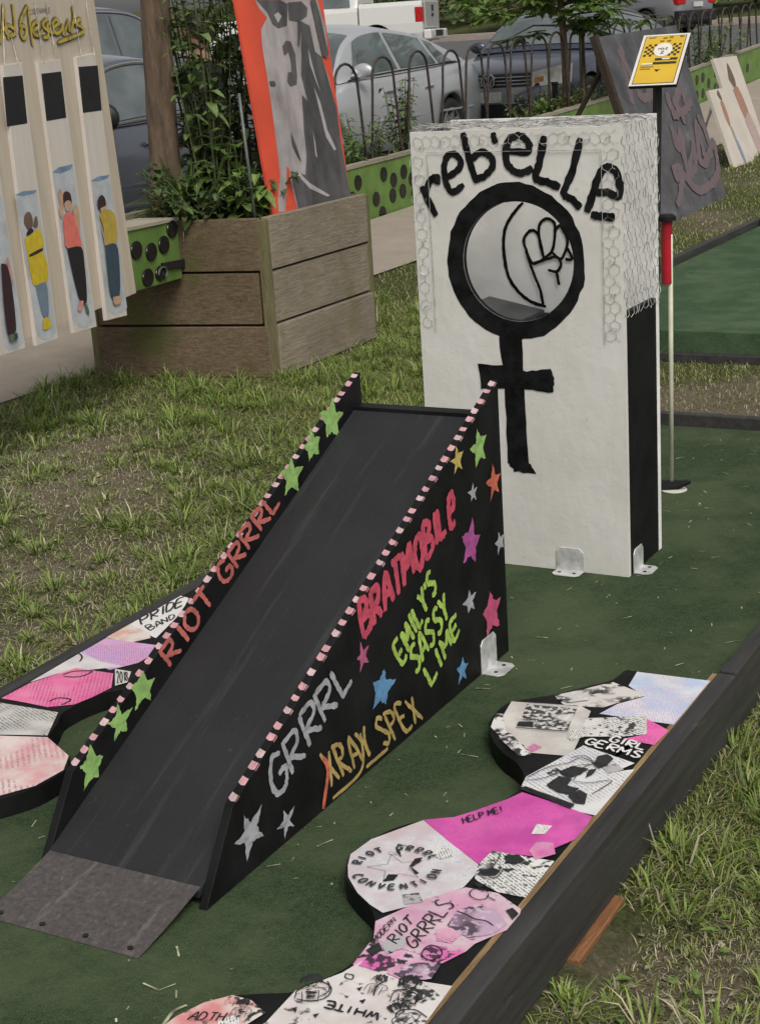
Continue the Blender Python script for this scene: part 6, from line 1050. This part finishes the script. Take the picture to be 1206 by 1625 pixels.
def blades(name, label, n, xr, yr, ln, wd, tuft=0, thin=1.0, flatb=False):
    x = RNG.uniform(*xr, n); y = RNG.uniform(*yr, n)
    if tuft:
        c = max(1, n//tuft); cx, cy = RNG.uniform(*xr, c), RNG.uniform(*yr, c); keep = dirt(cx, cy) < RNG.uniform(.25, .95, c); sz = RNG.uniform(.5, 1.35, c)*np.where(keep, 1, .45); idx = RNG.integers(0, c, n); rad = np.abs(RNG.normal(0, .028, n))*sz[idx]; an = RNG.uniform(0, 6.283, n); x = cx[idx]+rad*np.cos(an); y = cy[idx]+rad*np.sin(an); scale = sz[idx]
        az = an+RNG.normal(0, .5, n)
    else: scale = np.ones(n); az = RNG.uniform(0, 6.283, n)
    d = dirt(x, y); m_ = allowed(x, y) & (RNG.uniform(0, 1, n) > (d**1.6)*thin if not (tuft or flatb) else True); x, y, d, scale, az = x[m_], y[m_], d[m_], scale[m_], az[m_]; n = len(x); z = GZV(x, y)
    l = RNG.uniform(ln[0], ln[1], n)*scale*(1.1-.7*d); w = RNG.uniform(wd[0], wd[1], n); el = RNG.uniform(0, .22, n) if flatb else RNG.uniform(.12, 1.15, n); ca, sa = np.cos(az), np.sin(az); px, py = -sa*w/2, ca*w/2
    h1, r1 = l*.55*np.sin(el), l*.55*np.cos(el); el2 = el-RNG.uniform(.2, 1.0, n); h2, r2 = h1+l*.45*np.sin(el2), r1+l*.45*np.cos(el2); h2 = np.maximum(h2, .004)
    V = np.zeros((n, 5, 3)); V[:, 0] = np.stack([x-px, y-py, z-.004], 1); V[:, 1] = np.stack([x+px, y+py, z-.004], 1); V[:, 2] = np.stack([x+ca*r1+px*.8, y+sa*r1+py*.8, z+h1], 1); V[:, 3] = np.stack([x+ca*r1-px*.8, y+sa*r1-py*.8, z+h1], 1); V[:, 4] = np.stack([x+ca*r2, y+sa*r2, z+h2], 1)
    me = bpy.data.meshes.new(name); me.vertices.add(n*5); me.vertices.foreach_set('co', V.ravel()); o5 = np.arange(n)[:, None]*5
    lv = np.concatenate([o5+0, o5+1, o5+2, o5+3, o5+3, o5+2, o5+4], 1).ravel(); me.loops.add(n*7); me.loops.foreach_set('vertex_index', lv.astype(np.int32)); ls = np.stack([np.arange(n)*7, np.arange(n)*7+4], 1).ravel(); me.polygons.add(n*2); me.polygons.foreach_set('loop_start', ls.astype(np.int32)); me.update(calc_edges=True); me.validate()
    g0, g1, dry = np.array((.075,.125,.022)) if tuft else np.array((.095,.125,.028)), np.array((.29,.37,.095)) if tuft else np.array((.36,.38,.125)), np.array((.56,.50,.34)); k = RNG.uniform(0, 1, n)[:, None]; col = g0*(1-k)+g1*k; q = (RNG.uniform(0, 1, n) < .75)[:, None] if flatb else (RNG.uniform(0, 1, n) < (.06+.7*d)*(.4 if tuft else 1))[:, None]; col = np.where(q, dry*RNG.uniform(.45, 1.1, n)[:, None], col)
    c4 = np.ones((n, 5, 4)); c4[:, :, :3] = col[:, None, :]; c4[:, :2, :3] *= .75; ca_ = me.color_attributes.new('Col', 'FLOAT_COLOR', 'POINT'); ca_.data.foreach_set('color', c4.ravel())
    me.materials.append(MATS.setdefault('grass_blades', None) or grass_mat()); o = bpy.data.objects.new(name, me); COL.objects.link(o); o['label'] = label; return kind(o, 'stuff')
MATS['grass_blades'] = grass_mat()
blades('lawn_grass', 'short patchy lawn grass left of the ramp', 146000, (-5.3, -2.55), (2.2, 8.5), (.015, .05), (.0018, .0035))
blades('lawn_tufts', 'longer grass tufts in the lawn left of the ramp', 46000, (-5.3, -2.55), (2.4, 8.5), (.05, .12), (.003, .0062), tuft=55)
blades('lawn_grass', 'short dry grass between the two lanes', 26000, (-3.6, -.6), (5.66, 7.2), (.015, .05), (.0018, .0035))
blades('lawn_grass', 'grass around the second lane and scribbled board', 60000, (-5.3, -.5), (7.2, 14.5), (.02, .06), (.003, .006))
blades('lawn_grass', 'grass beside the near black rail', 80000, (-.975, .45), (1.3, 4.6), (.015, .05), (.0016, .0032))
blades('lawn_tufts', 'long grass tufts beside the near black rail', 16000, (-.96, .4), (1.4, 4.4), (.05, .13), (.0028, .0055), tuft=40)
blades('lawn_grass', 'far lawn grass at the right edge', 26000, (-6.2, 0), (14.5, 20), (.03, .09), (.006, .012))
g = G()
for k in range(2600):
    x, y = (random.uniform(-5.15, -2.6), random.uniform(2.4, 7.8)) if k % 4 else (random.uniform(-.94, .3), random.uniform(1.4, 4.0))
    if math.sin(x*5.3+1)*math.sin(y*4.1)+random.uniform(-.5, .5) < .15 or not allowed(np.array([x]), np.array([y]))[0]: continue
    leaf(g, (x, y, gz(x, y)+random.uniform(.004, .03)), rdir(-.1, .5), Vector((0,0,1)), random.uniform(.015, .04), random.uniform(.010, .024), .2)
wd_ = kind(g.build('lawn_weeds', LB), 'stuff'); wd_['label'] = 'small broad leaved weeds and clover mixed into the lawn'
blades('lawn_thatch', 'flattened dead straw lying among the lawn left of the ramp', 60000, (-5.3, -2.55), (2.2, 8.5), (.02, .06), (.0015, .003), flatb=True)
blades('lawn_thatch', 'flattened dead straw beside the near black rail', 26000, (-.975, .45), (1.3, 4.6), (.02, .06), (.0014, .0028), flatb=True)
blades('lawn_grass', 'fine short green blades filling the lawn beside the near rail', 50000, (-.975, .45), (1.3, 4.6), (.01, .028), (.0014, .0026), thin=.6)
# chips, dead leaves and pebbles on the bare patches
g = G()
for k in range(1500):
    x, y = (random.uniform(-5.1, -2.6), random.uniform(2.4, 7.5)) if k % 3 else (random.uniform(-.95, .2), random.uniform(1.4, 3.8))
    if float(dirt(np.array([x]), np.array([y]))[0]) < .38 or not allowed(np.array([x]), np.array([y]))[0]: continue
    z = gz(x, y)+.004; a = random.uniform(0, 6.28); l = random.uniform(.004, .018); w = l*random.uniform(.25, .7); c, s_ = math.cos(a), math.sin(a); t_ = random.uniform(-.006, .008)
    g.add([(x-c*l, y-s_*l, z), (x+s_*w, y-c*w, z+.003+t_*.3), (x+c*l, y+s_*l, z+abs(t_)), (x-s_*w, y+c*w, z+.004)], [(0,1,2,3)])
lt = kind(g.build('leaf_litter', mat('leaf_litter', (.33,.28,.20), .9, .6, 55)), 'stuff'); lt['label'] = 'dead leaves and wood chips on the worn lawn'
